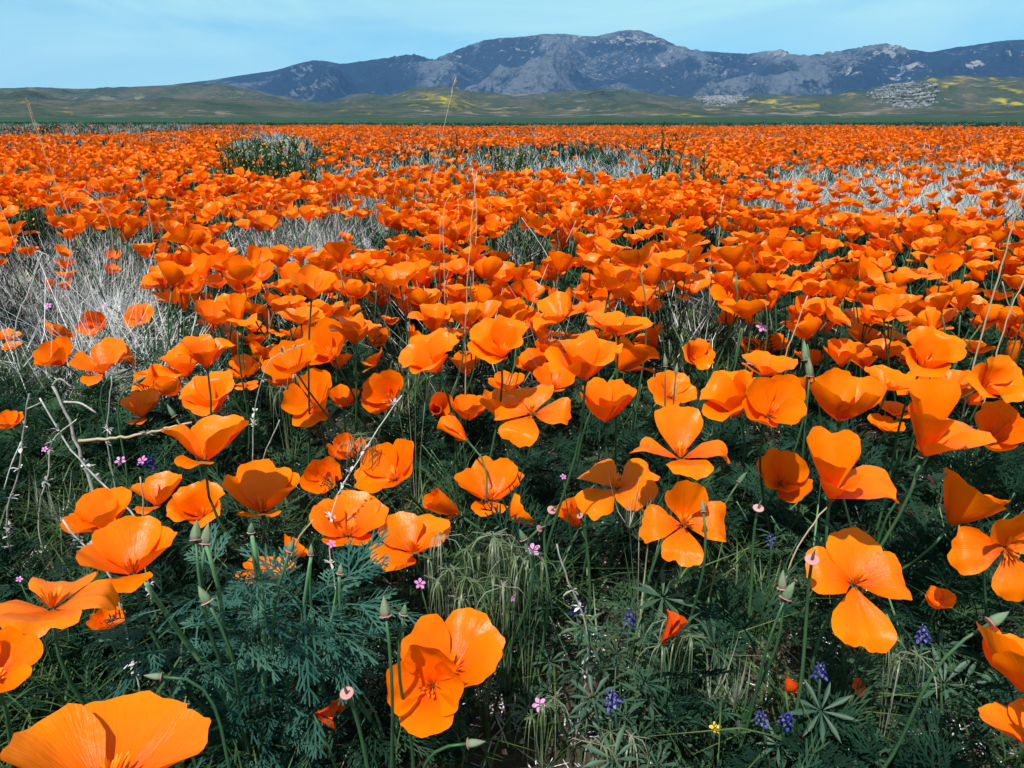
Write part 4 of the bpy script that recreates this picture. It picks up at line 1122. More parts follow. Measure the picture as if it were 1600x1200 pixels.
bud(1266, 573, 42, 0.05, 1, 0.25, 0.18, 'slender brownish pod just below the slender green one')
bud(1468, 745, 42, 1, 0.45, 0.20, 0.24, 'green bud pointing right in the dark under the hooded poppy')
bud(1098, 790, 26, -0.1, 1, 0.21, 0.24, 'green bud between the poppy with dark stamens and the goblet')
bud(195, 579, 22, 1, 0.35, 0.21, 0.22, 'yellow-green bud lying right of the broad poppy at the clearing')
bud(222, 592, 26, 1, 0.5, 0.21, 0.20, 'green bud lying across the small poppy of the left cluster')
bud(266, 641, 32, -0.6, 1, 0.20, 0.20, 'green bud leaning left below the left cluster')
bud(1040, 562, 30, 0.0, 1, 0.22, 0.17, 'taller of two thin green pods beside the central cluster')
bud(1057, 575, 24, 0.1, 1, 0.22, 0.18, 'shorter of two thin green pods beside the central cluster')
bud(1160, 745, 30, 0.7, 1, 0.17, 0.20, 'thin green pod in the shade left of the goblet on the straight stem')
bud(486, 858, 26, 0.1, 1, 0.205, 0.24, 'dark bud between the narrow green bud and the pink flower')
bud(532, 888, 24, 0.1, 1, 0.178, 0.30, 'round dark bud topping the right stem of the leafy plant')
bud(815, 835, 26, -0.4, 1, 0.19, 0.30, 'dark pod with a pink rim below the big bowl poppy')

# ---- spent flowers: pale pink disc with a young pod
def spent(cx, cy, wpx, tilt, az, z, label):
    c = at_z(cx, cy, z); d = float(project(c)[2][0]); r = wpx * d / FPX * 0.34
    q = rot_axis(az, tilt); ax = np.array(q.col[2])
    g0 = ground_pt(c[0] - ax[0] * 0.04, c[1] + 0.02)
    t = empty('spent_poppy', g0)
    mb = MB(); mb.lathe([(0.2, -0.35), (0.55, -0.22), (0.95, -0.06), (1.0, 0.04), (0.85, 0.12), (0.5, 0.06), (0.22, 0.04)], 14)
    for v in mb.v: v *= r
    obj('disc', mb.mesh('disc', M['rim']), t, Vector(c - g0), q.to_euler())
    obj('pod', spike_mesh(r * 2.4, r * 0.22, 'bud', 0.1, 'pod'), t, Vector(c - g0), q.to_euler())
    tube_obj('stem', [g0, g0 * 0.5 + c * 0.5 + np.array([0.005, 0, 0.01]), c - ax * r * 0.9, c - ax * r * 0.2], 0.0016, 0.001, 'stem', t, g0)
    tag(t, label, 'spent poppy', 'buds and pods among the foreground poppies')
spent(1185, 794, 26, 18, 270, 0.20, 'pale pink spent poppy disc left of the goblet on the straight stem')
spent(1269, 874, 34, 24, 250, 0.215, 'pale pink spent poppy disc beside the drooping glossy poppy')
spent(542, 1083, 34, 22, 250, 0.16, 'white and pink spent poppy disc left of the joined pair')
spent(862, 797, 22, 40, 300, 0.19, 'pink spent poppy disc beside the red-orange half-closed poppy')
spent(843, 826, 18, 50, 330, 0.17, 'pink crescent of a spent poppy below the big bowl poppy')
spent(906, 806, 16, 30, 230, 0.15, 'tiny pink spent poppy disc in the shade under the sprawling poppy')

# ---- leafy poppy plants: stems and cut leaves of their own
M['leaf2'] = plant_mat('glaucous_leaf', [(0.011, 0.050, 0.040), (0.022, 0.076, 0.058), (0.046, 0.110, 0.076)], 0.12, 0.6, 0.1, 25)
LEAVES = []
for i in range(7):
    mb = MB(); fern_leaf(mb, (0, 0, 0), 0, R(8), 0.060, random.Random(40 + i)); LEAVES.append(mb.mesh('leaf', M['leaf2']))
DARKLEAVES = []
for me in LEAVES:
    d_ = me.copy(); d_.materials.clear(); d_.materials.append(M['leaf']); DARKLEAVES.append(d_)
def leafy_plant(stems, foot, leaves, label, seed, rs=0.0033):
    r_ = random.Random(seed)
    g0 = ground_pt(*foot)
    t = empty('poppy_plant', g0)
    curves = []
    for st in stems:
        tube_obj('stem', st, rs * r_.uniform(0.9, 1.1), rs * 0.35, 'stem2', t, g0)
        curves.append(polyline(st, 20) - g0)
    for k in range(leaves):
        c = curves[k % len(curves)]; j = r_.randrange(1, 17)
        yaw = r_.uniform(0, 6.28)
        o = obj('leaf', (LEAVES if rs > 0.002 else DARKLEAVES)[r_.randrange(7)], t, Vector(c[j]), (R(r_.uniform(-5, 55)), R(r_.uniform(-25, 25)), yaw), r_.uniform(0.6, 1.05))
    return tag(t, label, 'poppy plant', 'leafy poppy plants in the foreground')
M['stem2'] = plant_mat('thick_stem', [(0.095, 0.21, 0.105), (0.15, 0.28, 0.13)], 0.1, 0.45)
Pz = at_z
f0 = PLANT_FOOT
leafy_plant([[f0, Pz(350, 1085, 0.09), Pz(285, 995, 0.15), Pz(228, 912, 0.215)],
             [f0, Pz(412, 1080, 0.08), Pz(412, 990, 0.14), Pz(408, 915, 0.19), Pz(394, 838, 0.232)],
             [f0, Pz(380, 1090, 0.07), Pz(350, 985, 0.15), Pz(338, 905, 0.20), Pz(322, 852, 0.226)],
             [f0 + [0.02, 0, 0], Pz(450, 1090, 0.07), Pz(468, 1000, 0.12), Pz(480, 910, 0.18), Pz(486, 870, 0.20)],
             [f0 + [0.03, 0.01, 0], Pz(500, 1080, 0.07), Pz(515, 990, 0.12), Pz(531, 900, 0.172)]],
            (f0[0], f0[1]), 120, 'leafy blue-green poppy plant with thick pale stems at the lower left', 3)
def fan(cx, cy, n, spread, h, seed):
    r_ = random.Random(seed); f = at_z(cx, cy, 0.0); out = []
    for k in range(n):
        a = r_.uniform(0, 6.28)
        e = f + np.array([math.cos(a) * spread * r_.uniform(.4, 1), math.sin(a) * spread * r_.uniform(.4, 1), h * r_.uniform(.6, 1.1)])
        out.append([f, f * 0.5 + e * 0.5 + [0, 0, h * 0.12], e])
    return out, (f[0], f[1])
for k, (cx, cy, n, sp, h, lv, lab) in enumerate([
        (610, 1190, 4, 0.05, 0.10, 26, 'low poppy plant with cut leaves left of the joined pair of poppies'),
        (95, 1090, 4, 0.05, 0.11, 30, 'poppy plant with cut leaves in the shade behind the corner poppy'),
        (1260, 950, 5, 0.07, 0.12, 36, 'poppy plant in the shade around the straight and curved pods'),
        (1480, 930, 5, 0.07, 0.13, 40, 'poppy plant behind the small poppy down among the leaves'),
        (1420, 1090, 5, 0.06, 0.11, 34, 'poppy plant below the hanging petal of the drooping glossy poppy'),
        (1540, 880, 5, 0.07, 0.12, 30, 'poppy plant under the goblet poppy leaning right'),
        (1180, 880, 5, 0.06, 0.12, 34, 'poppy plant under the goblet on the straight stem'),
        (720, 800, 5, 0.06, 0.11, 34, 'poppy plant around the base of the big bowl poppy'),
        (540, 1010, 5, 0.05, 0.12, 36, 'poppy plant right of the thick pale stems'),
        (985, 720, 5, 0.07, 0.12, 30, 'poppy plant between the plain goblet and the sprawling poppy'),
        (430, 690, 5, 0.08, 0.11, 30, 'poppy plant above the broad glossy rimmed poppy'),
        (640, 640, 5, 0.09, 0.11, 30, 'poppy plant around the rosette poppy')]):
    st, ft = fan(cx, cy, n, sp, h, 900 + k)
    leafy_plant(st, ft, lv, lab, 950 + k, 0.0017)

# ---- lupines: palmate leaves and blue spikes
def palm_leaf(seed, L=0.022):
    r_ = random.Random(seed); mb = MB(); n = 9
    for k in range(n):
        a = 2 * math.pi * k / n + r_.gauss(0, 0.1); l_ = L * r_.uniform(0.8, 1.1); up = r_.uniform(0.15, 0.45)
        d = np.array([math.cos(a), math.sin(a), up]); sd = np.array([-math.sin(a), math.cos(a), 0])
        c = np.array([0, 0, -0.0012])
        v = [d * 0.001, d * l_ * 0.6 - sd * l_ * 0.085, d * l_ * 0.55 + c * 0.8, d * l_ * 0.6 + sd * l_ * 0.085, d * l_ + np.array([0, 0, -0.15 * l_])]
        mb.add(v, [(0, 1, 2), (0, 2, 3), (1, 4, 2), (2, 4, 3)])
    return mb.mesh('leaf', M['lupleaf'])
PALM = [palm_leaf(i) for i in range(4)]
def spike(seed, L):
    r_ = random.Random(seed); mb = MB()
    n = 22
    for k in range(n):
        zf = k / n; a = k * 2.4; rad = 0.0052 * (1 - 0.72 * zf)
        c = np.array([math.cos(a) * rad, math.sin(a) * rad, zf * L]); s = 0.0036 * (1 - 0.6 * zf) * r_.uniform(0.8, 1.2)
        o = np.array([math.cos(a), math.sin(a), 0.25]); sd = np.array([-math.sin(a), math.cos(a), 0]); up = np.array([0, 0, 1.0])
        v = [c, c + o * s + up * s * 1.2 - sd * s * .7, c + o * s * 0.7 + up * s * 1.7, c + o * s + up * s * 1.2 + sd * s * .7, c + o * s * 1.9 + up * 0.1 * s - sd * s * .25, c + o * s * 1.9 + up * 0.1 * s + sd * s * .25]
        mb.add(v, [(0, 1, 2), (0, 2, 3), (0, 4, 1), (0, 3, 5), (0, 5, 4), (1, 4, 5, 3)])
    return mb.mesh('flower_spike', M['lupine'], smooth=False)
SPIKES = [spike(i, 0.024) for i in range(3)]
def lupine(cx, cy, z, leaves, spikes, label, seed, reach=0.05):
    r_ = random.Random(seed); c = at_z(cx, cy, z); g0 = ground_pt(c[0], c[1] + 0.01)
    t = empty('lupine', g0)
    H = c[2] - g0[2]
    for k in range(spikes):
        e = c - g0 + np.array([0.012 * k * (-1) ** k, 0.008 * k, -0.006 * k - 0.012])
        tube_obj('stem', [g0, g0 + e * 0.5 + [0.004, 0, 0.004], g0 + e], 0.0014, 0.0009, 'lupleaf', t, g0, 5, 8)
        obj('flower_spike', SPIKES[r_.randrange(3)], t, Vector(e), (r_.gauss(0, .15), r_.gauss(0, .15), r_.uniform(0, 6)), r_.uniform(0.42, 0.7))
    for k in range(leaves):
        a = r_.uniform(0, 6.28); rr = reach * r_.uniform(0.3, 1.0)
        e = np.array([math.cos(a) * rr, math.sin(a) * rr, max(0.02, H * r_.uniform(0.35, 1.0))])
        lf = obj('leaf', PALM[r_.randrange(4)], t, Vector(e), (r_.gauss(0, .35), r_.gauss(0, .35), r_.uniform(0, 6)), r_.uniform(0.75, 1.25))
        tube_obj('leaf_stalk', [g0, g0 + e * 0.6 + [0, 0, 0.008], g0 + e], 0.0009, 0.0006, 'lupleaf', t, g0, 4, 6)
    return tag(t, label, 'lupine', 'blue lupines low between the poppies')
for k, (cx, cy, z, lv, sp, lab) in enumerate([
        (903, 940, 0.13, 6, 1, 'dark blue lupine under the white dead twig'),
        (985, 953, 0.12, 7, 1, 'blue lupine with star shaped leaves left of the twisted wilted petal'),
        (935, 985, 0.10, 6, 0, 'flowerless lupine with grey-green star leaves below the white dead twig'),
        (962, 1085, 0.09, 6, 1, 'pale tipped lupine at bottom centre right of the pink flower'),
        (1105, 1035, 0.11, 9, 0, 'lupine of star shaped leaves below the twisted wilted petal'),
        (1445, 983, 0.13, 3, 1, 'blue and white lupine right of the drooping glossy poppy'),
        (1228, 1108, 0.10, 4, 2, 'violet-blue lupine at bottom right under the red clover-like flower'),
        (1285, 1038, 0.12, 4, 1, 'dark lupine below the drooping glossy poppy'),
        (1305, 1145, 0.07, 9, 0, 'lupine leaves spread by the bottom edge, right half'),
        (1095, 1172, 0.06, 8, 0, 'lupine leaves beside the small yellow flower'),
        (232, 720, 0.10, 3, 1, 'small blue lupine right of the two pink flowers'),
        (1207, 832, 0.11, 4, 1, 'violet lupine in the shade under the goblet on the straight stem'),
        (1005, 1060, 0.08, 7, 0, 'lupine leaf tuft left of the twisted wilted petal, near the bottom'),
        (1540, 1010, 0.11, 5, 0, 'lupine leaves left of the upper cropped poppy'),
        (722, 668, 0.12, 2, 1, 'tiny blue lupine beside the closed poppy lying on its side')]):
    lupine(cx, cy, z, lv, sp, lab, 60 + k)

# ---- pink filaree
def pink_petal():
    mb = MB()
    v = [(0, 0.0008, 0), (-0.0022, 0.004, 0.0008), (0, 0.0042, 0.0002), (0.0022, 0.004, 0.0008), (-0.0014, 0.0066, 0.0006), (0, 0.0072, 0.0002), (0.0014, 0.0066, 0.0006)]
    mb.add(v, [(0, 2, 1), (0, 3, 2), (1, 2, 5, 4), (2, 3, 6, 5)])
    return mb.mesh('petal', M['pink'])
PPET = pink_petal()
def filaree(cx, cy, wpx, z, label, seed):
    r_ = random.Random(seed); c = at_z(cx, cy, z); d = float(project(c)[2][0]); s = wpx * d / FPX / 0.0135
    g0 = ground_pt(c[0] + r_.gauss(0, 0.012), c[1] + 0.02); t = empty('filaree', g0)
    q = rot_axis(270 + r_.gauss(0, 25), 38)
    for k in range(5):
        obj('petal', PPET, t, Vector(c - g0), (q @ Matrix.Rotation(k * 2 * math.pi / 5 + 0.2 * seed, 3, 'Z')).to_euler(), s)
    tube_obj('stem', [g0, g0 * 0.5 + c * 0.5 + [0.004, 0, 0.006], c], 0.0009, 0.0005, 'stem', t, g0, 4, 8)
    tag(t, label, 'filaree', 'little pink flowers between the poppies')
for k, (cx, cy, w, z, lab) in enumerate([
        (833, 860, 24, 0.15, 'pink flower in the shade below the big bowl poppy'), (656, 912, 18, 0.15, 'pink flower between the drooping poppy and the joined pair'),
        (843, 1101, 22, 0.07, 'pink flower low on the bare soil at bottom centre'), (518, 850, 14, 0.17, 'small pink flower under the broad yellow-orange poppy'),
        (188, 720, 16, 0.13, 'left of the two pink flowers below the leaning straw stick'), (222, 720, 18, 0.13, 'right of the two pink flowers below the leaning straw stick'),
        (801, 936, 9, 0.12, 'tiny pink dot of a flower in the drooping grass'), (1190, 512, 18, 0.17, 'pink flower right of the hanging poppy at the dark gap'),
        (1170, 566, 14, 0.18, 'pink flower below the twin small poppies'), (75, 478, 12, 0.15, 'pink flower above the cup poppy at the clearing'),
        (163, 478, 9, 0.15, 'tiny pink flower between the ragged poppy and the clearing'), (1176, 470, 13, 0.17, 'pale pink flower at the top of the dark gap'),
        (70, 702, 10, 0.13, 'pink flower at the white dead twigs by the left side'), (30, 905, 10, 0.15, 'pink flower above the flat open poppy by the left side'),
        (880, 745, 10, 0.18, 'pink flower left of the sprawling poppy')]):
    filaree(cx, cy, w, z, lab, k)

# ---- brome: tufts of drooping awned spikelets
def brome(cx, cy, wpx, n, z, label, seed, up=False):
    r_ = random.Random(seed); c = at_z(cx, cy, z); d = float(project(c)[2][0]); wd = wpx * d / FPX
    g0 = ground_pt(c[0], c[1] + 0.015); t = empty('brome_tuft', g0)
    H = c[2] - g0[2]
    blades = MB()
    for k in range(9):
        a = r_.uniform(0, 6.28); h = H * r_.uniform(0.4, 0.9)
        dd = np.array([math.cos(a), math.sin(a), 0]); tt = np.linspace(0, 1, 5)
        blades.ribbon(dd * (0.03 * tt ** 2)[:, None] + np.array([0, 0, 1.0]) * (h * tt)[:, None], [0.0024, 0.0022, 0.0018, 0.0012, 0.0003], [-math.sin(a), math.cos(a), 0])
    obj('blades', blades.mesh('blades', M['grass']), t)
    for k in range(n):
        off = np.array([(k / max(1, n - 1) - 0.5) * wd, r_.uniform(-.012, .012), H * r_.uniform(0.9, 1.08)])
        tube_obj('stem', [g0, g0 + off * [0.5, 0.5, 0.65], g0 + off], 0.0007, 0.0004, 'brome', t, g0, 4, 8)
        mb = MB()
        for q in range(13):
            a = r_.uniform(0, 6.28); L = r_.uniform(0.016, 0.046); out = L * r_.uniform(0.1, 0.8)
            dd = np.array([math.cos(a), math.sin(a), 0]); tt = np.linspace(0, 1, 5)
            vert = (1.0 * tt) if up else (0.25 * np.sin(tt * 2.2) - 1.15 * tt ** 1.6)
            pts = off + dd * (out * np.sqrt(tt))[:, None] + np.array([0, 0, 1.0]) * (L * vert)[:, None]
            mb.ribbon(pts, [0.0005, 0.0011, 0.0009, 0.0004, 0.0002], [-math.sin(a), math.cos(a), 0])
        obj('spikelets', mb.mesh('spikelets', M['brome']), t)
    tag(t, label, 'brome grass', 'brome grass tufts in the foreground')
for k, (cx, cy, w, n, z, lab, up) in enumerate([
        (728, 868, 80, 5, 0.16, 'pale drooping brome tuft under the broad hanging poppy', False), (792, 862, 40, 4, 0.17, 'green drooping brome left of the pink flower in the shade', False),
        (825, 888, 50, 4, 0.16, 'drooping brome right of the pale tuft', False), (755, 945, 60, 5, 0.14, 'drooping brome tuft right above the joined pair of poppies', False),
        (690, 925, 50, 4, 0.15, 'whitish brome tuft just behind the joined pair of poppies', False), (850, 1125, 36, 3, 0.07, 'small brome below the pink flower at bottom centre', False),
        (560, 700, 40, 3, 0.17, 'green brome left of the closed poppy lying on its side', False), (1060, 1010, 40, 4, 0.12, 'brome tuft below the twisted wilted petal', False),
        (1140, 1120, 40, 3, 0.09, 'upright grass tuft behind the small yellow flower', True), (960, 1180, 70, 5, 0.06, 'pale brome by the bottom edge, right of centre', False),
        (1420, 1035, 40, 4, 0.12, 'brome right below the hanging petal of the drooping poppy', False), (435, 600, 40, 4, 0.17, 'brome between the deep bowl and the pinched lip poppies', False),
        (1010, 845, 50, 4, 0.14, 'grass in the shade left of the poppy with dark stamens', True), (60, 820, 70, 5, 0.12, 'green grass tuft below the white dead twigs', True),
        (390, 985, 30, 3, 0.13, 'upright grass between the thick pale stems', True), (640, 500 + 130, 40, 4, 0.18, 'grass tuft between the goblet and the rosette poppy', True)]):
    brome(cx, cy, w, n, z, lab, 300 + k, up)

# ---- bleached dead weeds and dry stalks
def twig(name, path, Y, r0, r1, mat, label, cat, group, knots=0, seed=0, root=True, extra=(), seedhead=0):
    """path in picture coordinates from the foot up, standing at distance Y (one number or one for each point)"""
    r_ = random.Random(seed)
    Ys = [Y] * len(path) if np.isscalar(Y) else Y
    pts = [at_y(x, y, yy) for (x, y), yy in zip(path, Ys)]
    if root:
        d = pts[0]; pts = [np.array([d[0] + (d[0] - pts[1][0]) * 0.12, d[1] + 0.01, float(gz(d[0], d[1])) - 0.004])] + pts
    g0 = np.array([pts[0][0], pts[0][1], float(gz(pts[0][0], pts[0][1]))])
    t = empty(name, g0)
    c = polyline(pts, 26)
    c[1:-1] += np.array([[r_.gauss(0, 1), r_.gauss(0, 1), r_.gauss(0, 1)] for _ in range(24)]) * r0 * 0.35
    mb = MB(); mb.tube(c - g0, np.linspace(r0, r1, 26), 6)
    obj('stalk', mb.mesh('stalk', M[mat]), t)
    for (path2, Y2) in extra:
        p2 = [at_y(x, y, Y2) for x, y in path2]
        tube_obj('branch', p2, r0 * 0.6, r1 * 0.8, mat, t, g0, 5, 10)
    for k in range(knots):
        j = r_.randrange(6, 25); m2 = MB()
        for q in range(6):
            a, e = r_.uniform(0, 6.28), r_.uniform(-0.6, 1.2)
            dd = np.array([math.cos(a) * math.cos(e), math.sin(a) * math.cos(e), math.sin(e)]) * r_.uniform(0.003, 0.008)
            sd = np.cross(dd, [0.3, 0.2, 1]); sd /= np.linalg.norm(sd) + 1e-9
            m2.ribbon([c[j] - g0, c[j] - g0 + dd * 0.6 + [0, 0, 0.0008], c[j] - g0 + dd], [0.0010, 0.0026, 0.0008], sd)
        obj('dry_leaf', m2.mesh('dry_leaf', M['twig']), t)
    if seedhead:
        m2 = MB(); top = c[-1] - g0; ax = (c[-1] - c[-4]); ax /= np.linalg.norm(ax)
        for q in range(16):
            a = r_.uniform(0, 6.28); dd = ax * r_.uniform(0.2, 1) + np.array([math.cos(a), math.sin(a), 0]) * 0.35
            b = top - ax * seedhead * r_.uniform(0, 1)
            m2.ribbon([b, b + dd * seedhead * 0.25, b + dd * seedhead * 0.5], [r1 * 1.2, r1 * 3, r1 * 0.6], [-math.sin(a), math.cos(a), 0])
        obj('seed_head', m2.mesh('seed_head', M[mat]), t)
    return tag(t, label, cat, group)
DW, DS = 'bleached dead weeds', 'dry grass stalks standing above the poppies'
twig('dead_weed', [(140, 752), (118, 690), (100, 635), (82, 603)], 0.72, 0.0021, 0.0013, 'twig', 'thick bleached dead stem leaning left in front of the clearing', 'dead weed', DW, 4, 1,
     extra=[([(82, 603), (92, 592), (112, 605)], 0.72), ([(100, 628), (125, 630), (150, 645)], 0.72)])
twig('dead_weed', [(205, 800), (165, 760), (110, 700), (78, 650), (62, 622)], 0.66, 0.0011, 0.0007, 'twig', 'long thin bleached stem arching over the bowl shaped poppy at left', 'dead weed', DW, 6, 2)
twig('straw_stick', [(122, 689), (210, 680), (300, 660)], [0.72, 0.73, 0.74], 0.0017, 0.0011, 'straw', 'leaning straw coloured stick joined to the thick bleached stem', 'dry stick', DW, 1, 3, root=False)
twig('dead_weed', [(12, 800), (30, 730), (38, 660), (46, 615)], 0.64, 0.0011, 0.0006, 'twig', 'white dead twigs with dry flakes by the left side', 'dead weed', DW, 9, 4,
     extra=[([(34, 690), (20, 720), (6, 765)], 0.64), ([(40, 640), (58, 632), (66, 628)], 0.64)])
twig('dead_weed', [(60, 800), (75, 740), (82, 690), (120, 655)], 0.70, 0.0010, 0.0006, 'twig', 'wispy dead twig between the two bleached stems at left', 'dead weed', DW, 5, 5)
twig('dead_weed', [(532, 765), (560, 720), (590, 672), (612, 640), (628, 618)], 0.60, 0.0008, 0.0005, 'twig', 'bleached twig crossing the bowl poppy tilted to the left', 'dead weed', DW, 8, 6)
twig('dead_weed', [(395, 705), (397, 650), (410, 590), (420, 565), (478, 537)], 0.74, 0.0008, 0.0005, 'twig', 'bleached twig with white flakes lying across a poppy left of centre', 'dead weed', DW, 9, 7)
twig('dead_weed', [(412, 715), (425, 682), (437, 656)], 0.72, 0.0009, 0.0006, 'twig', 'short bleached twig left of the deep open bowl poppy', 'dead weed', DW, 3, 8)
twig('dead_weed', [(168, 665), (172, 620), (174, 588)], 0.80, 0.0009, 0.0007, 'twig', 'straight pale dead stem below the broad poppy at the clearing', 'dead weed', DW, 3, 9)
twig('dead_weed', [(905, 945), (890, 915), (878, 878), (870, 850)], 0.50, 0.0009, 0.0006, 'twig', 'crooked white dead twig in the shade right of the drooping grass', 'dead weed', DW, 6, 10)
twig('dead_weed', [(222, 815), (224, 780), (219, 745)], 0.58, 0.0008, 0.0006, 'straw', 'short reddish dry stem in front of the half hidden poppy', 'dead weed', DW, 3, 11)
twig('dead_weed', [(445, 890), (475, 830), (490, 812)], 0.52, 0.0009, 0.0006, 'straw', 'thin dry stem rising to the broad yellow-orange poppy', 'dead weed', DW, 1, 12)
twig('dead_weed', [(1250, 850), (1285, 800), (1312, 770)], 0.58, 0.0008, 0.0006, 'straw', 'thin brown stem below the tulip-like poppy', 'dead weed', DW, 0, 13)
twig('dead_weed', [(190, 960), (175, 905), (150, 870), (110, 830), (98, 812)], 0.50, 0.0009, 0.0006, 'twig', 'bleached twig tipped with dry bracts left of the curled petal poppy', 'dead weed', DW, 6, 14)
twig('dry_stalk', [(137, 430), (105, 330), (70, 240), (40, 155)], 2.0, 0.0016, 0.0008, 'straw', 'tall pinkish dry grass stalk with a seed head rising over the plain at left', 'dry stalk', DS, 0, 21, seedhead=0.05,
     extra=[([(72, 245), (66, 225), (46, 165)], 2.0)])
twig('dry_stalk', [(243, 415), (236, 350), (222, 278)], 1.8, 0.0013, 0.0007, 'straw', 'dry stalk with a flat tip right of the clearing', 'dry stalk', DS, 0, 22, extra=[([(222, 278), (216, 272), (230, 278)], 1.8)])
twig('dry_stalk', [(668, 300), (690, 215), (710, 128)], 2.6, 0.0013, 0.0008, 'straw', 'thin red-brown stalk with a dark seed head against the mountain', 'dry stalk', DS, 0, 23, seedhead=0.04)
twig('dry_stalk', [(727, 555), (730, 450), (737, 350), (745, 268)], 0.95, 0.0011, 0.0006, 'straw', 'tall dry stalk coming down on the large funnel poppy', 'dry stalk', DS, 0, 24)
twig('dry_stalk', [(740, 420), (745, 340), (738, 262)], 1.35, 0.0009, 0.0006, 'straw', 'second thin dry stalk just behind the tall one in the middle', 'dry stalk', DS, 0, 25)
twig('dry_stalk', [(694, 415), (693, 355), (698, 312), (708, 300), (718, 350)], 1.5, 0.0014, 0.0006, 'straw', 'dry stalk bent over like a hook left of the tall one', 'dry stalk', DS, 0, 26)
twig('dry_stalk', [(687, 412), (688, 370), (690, 344), (706, 345), (718, 372)], 1.45, 0.0013, 0.0006, 'straw', 'lower hooked dry stalk beside the taller hooked one', 'dry stalk', DS, 0, 27)
twig('dry_stalk', [(1529, 542), (1552, 460), (1578, 370), (1602, 285)], 0.95, 0.0013, 0.0009, 'straw', 'brown stalk leaning to the right side over the big drift', 'dry stalk', DS, 0, 28,
     extra=[([(1566, 440), (1578, 480), (1602, 505)], 0.95)])
twig('dry_stalk', [(1560, 545), (1580, 480), (1610, 420)], 0.90, 0.0010, 0.0008, 'straw', 'shorter thin stalk right of the leaning brown one', 'dry stalk', DS, 0, 29)
twig('dry_stalk', [(1232, 542), (1246, 505), (1262, 462)], 0.95, 0.0010, 0.0007, 'straw', 'dark thin stalk leaning right by the twin small poppies', 'dry stalk', DS, 0, 30)
twig('dry_stalk', [(25, 505), (45, 455), (66, 395)], 1.2, 0.0013, 0.0007, 'dry', 'white curved stalk in the clearing at left', 'dry stalk', DS, 0, 31, extra=[([(66, 395), (58, 392), (54, 408)], 1.2), ([(66, 395), (76, 400), (78, 415)], 1.2)])
twig('dry_stalk', [(36, 420), (18, 365), (-8, 300)], 1.5, 0.0010, 0.0007, 'straw', 'thin stalk slanting out of the picture over the clearing', 'dry stalk', DS, 0, 32)
twig('dry_stalk', [(178, 400), (172, 350), (160, 320), (130, 295)], 1.9, 0.0012, 0.0006, 'straw', 'branching pink-white stalk behind the clearing', 'dry stalk', DS, 0, 33,
     extra=[([(168, 335), (185, 310), (195, 282)], 1.9), ([(165, 328), (150, 305), (143, 288)], 1.9), ([(168, 335), (140, 312), (100, 308)], 1.9)])
twig('dry_stalk', [(1395, 350), (1420, 322), (1450, 300)], 2.1, 0.0014, 0.0007, 'dry', 'pale stalk leaning right in the grey grass at right', 'dry stalk', DS, 0, 34)
twig('dry_stalk', [(1037, 265), (1036, 225), (1034, 190)], 4.5, 0.0030, 0.0012, 'fiddle', 'tall green weed stalk standing before the green plain', 'weed stalk', DS, 0, 35, seedhead=0.09)
twig('dry_stalk', [(990, 355), (975, 320), (962, 305)], 2.2, 0.0014, 0.0007, 'dry', 'branched grey dead stalk on the drift above the central cluster', 'dry stalk', DS, 0, 36, extra=[([(962, 305), (955, 320), (948, 335)], 2.2)])
twig('dry_stalk', [(858, 405), (838, 372), (815, 340)], 1.7, 0.0012, 0.0007, 'dry', 'grey dead stalk leaning left beside the small green hollow', 'dry stalk', DS, 0, 37, extra=[([(884, 380), (900, 345)], 1.7)])
twig('dry_stalk', [(1125, 352), (1127, 320), (1131, 304)], 2.2, 0.0014, 0.0008, 'dry', 'short white forked stalk on the crest of the big drift', 'dry stalk', DS, 0, 38)

# ---- wilted petals
def wilted(cx, cy, wpx, z, az, tilt, n, label, seed, form='closed'):
    pet = flower_petals(form, 20 * seed, 1500 + seed, 9, 9, 2.6)[:n]
    rot3 = rot_axis(az, tilt)
    c = at_z(cx, cy, z); d = float(project(c)[2][0])
    V = np.concatenate([p[0] for p in pet]) @ np.array(rot3).T
    S = wpx * d / FPX / (V[:, 0].max() - V[:, 0].min())
    g0 = ground_pt(c[0], c[1]); t = empty('wilted_poppy', g0)
    loc = c - g0 - (V.max(0) + V.min(0)) / 2 * S
    for me in petal_meshes(pet, 'wilt'):
        obj('petal', me, t, Vector(loc), rot3.to_euler(), S)
    tube_obj('stem', [g0, g0 + loc * 0.6 + [0.006, 0, 0], g0 + loc], 0.0012, 0.0009, 'stem', t, g0, 5, 8)
    tag(t, label, 'wilted poppy', 'wilted poppies low among the leaves')
wilted(1053, 985, 36, 0.13, 350, 14, 2, 'twisted red-orange wilted petal standing up between the lupines', 1)
wilted(515, 1112, 44, 0.09, 350, 82, 2, 'curled wilted petals on the leaves left of the joined pair', 2, 'flare')
wilted(1240, 1068, 30, 0.11, 30, 40, 3, 'small red clover-like wilted flower above the violet-blue lupine', 4, 'flare')
wilted(1246, 1145, 18, 0.07, 300, 40, 3, 'tiny orange wilted flower below the violet-blue lupine', 5, 'flare')
wilted(1345, 1075, 20, 0.09, 200, 50, 2, 'pale orange scrap of petal right of the red clover-like flower', 6, 'flare')
# ---- small yellow flower by the bottom edge
c = at_z(1118, 1138, 0.08); g0 = ground_pt(c[0], c[1] + 0.01); t = empty('yellow_flower', g0)
for k in range(5):
    obj('petal', (lambda m: m)(PPET.copy()), t, Vector(c - g0), (rot_axis(265, 30) @ Matrix.Rotation(k * 1.2566, 3, 'Z')).to_euler(), 0.62)
for ch in t.children:
    ch.data.materials.clear(); ch.data.materials.append(M['yellow'])
tube_obj('stem', [g0, g0 * 0.5 + c * 0.5, c], 0.0008, 0.0006, 'stem', t, g0, 4, 6)
tag(t, 'single small yellow flower by the bottom edge among the lupine leaves', 'yellow flower')

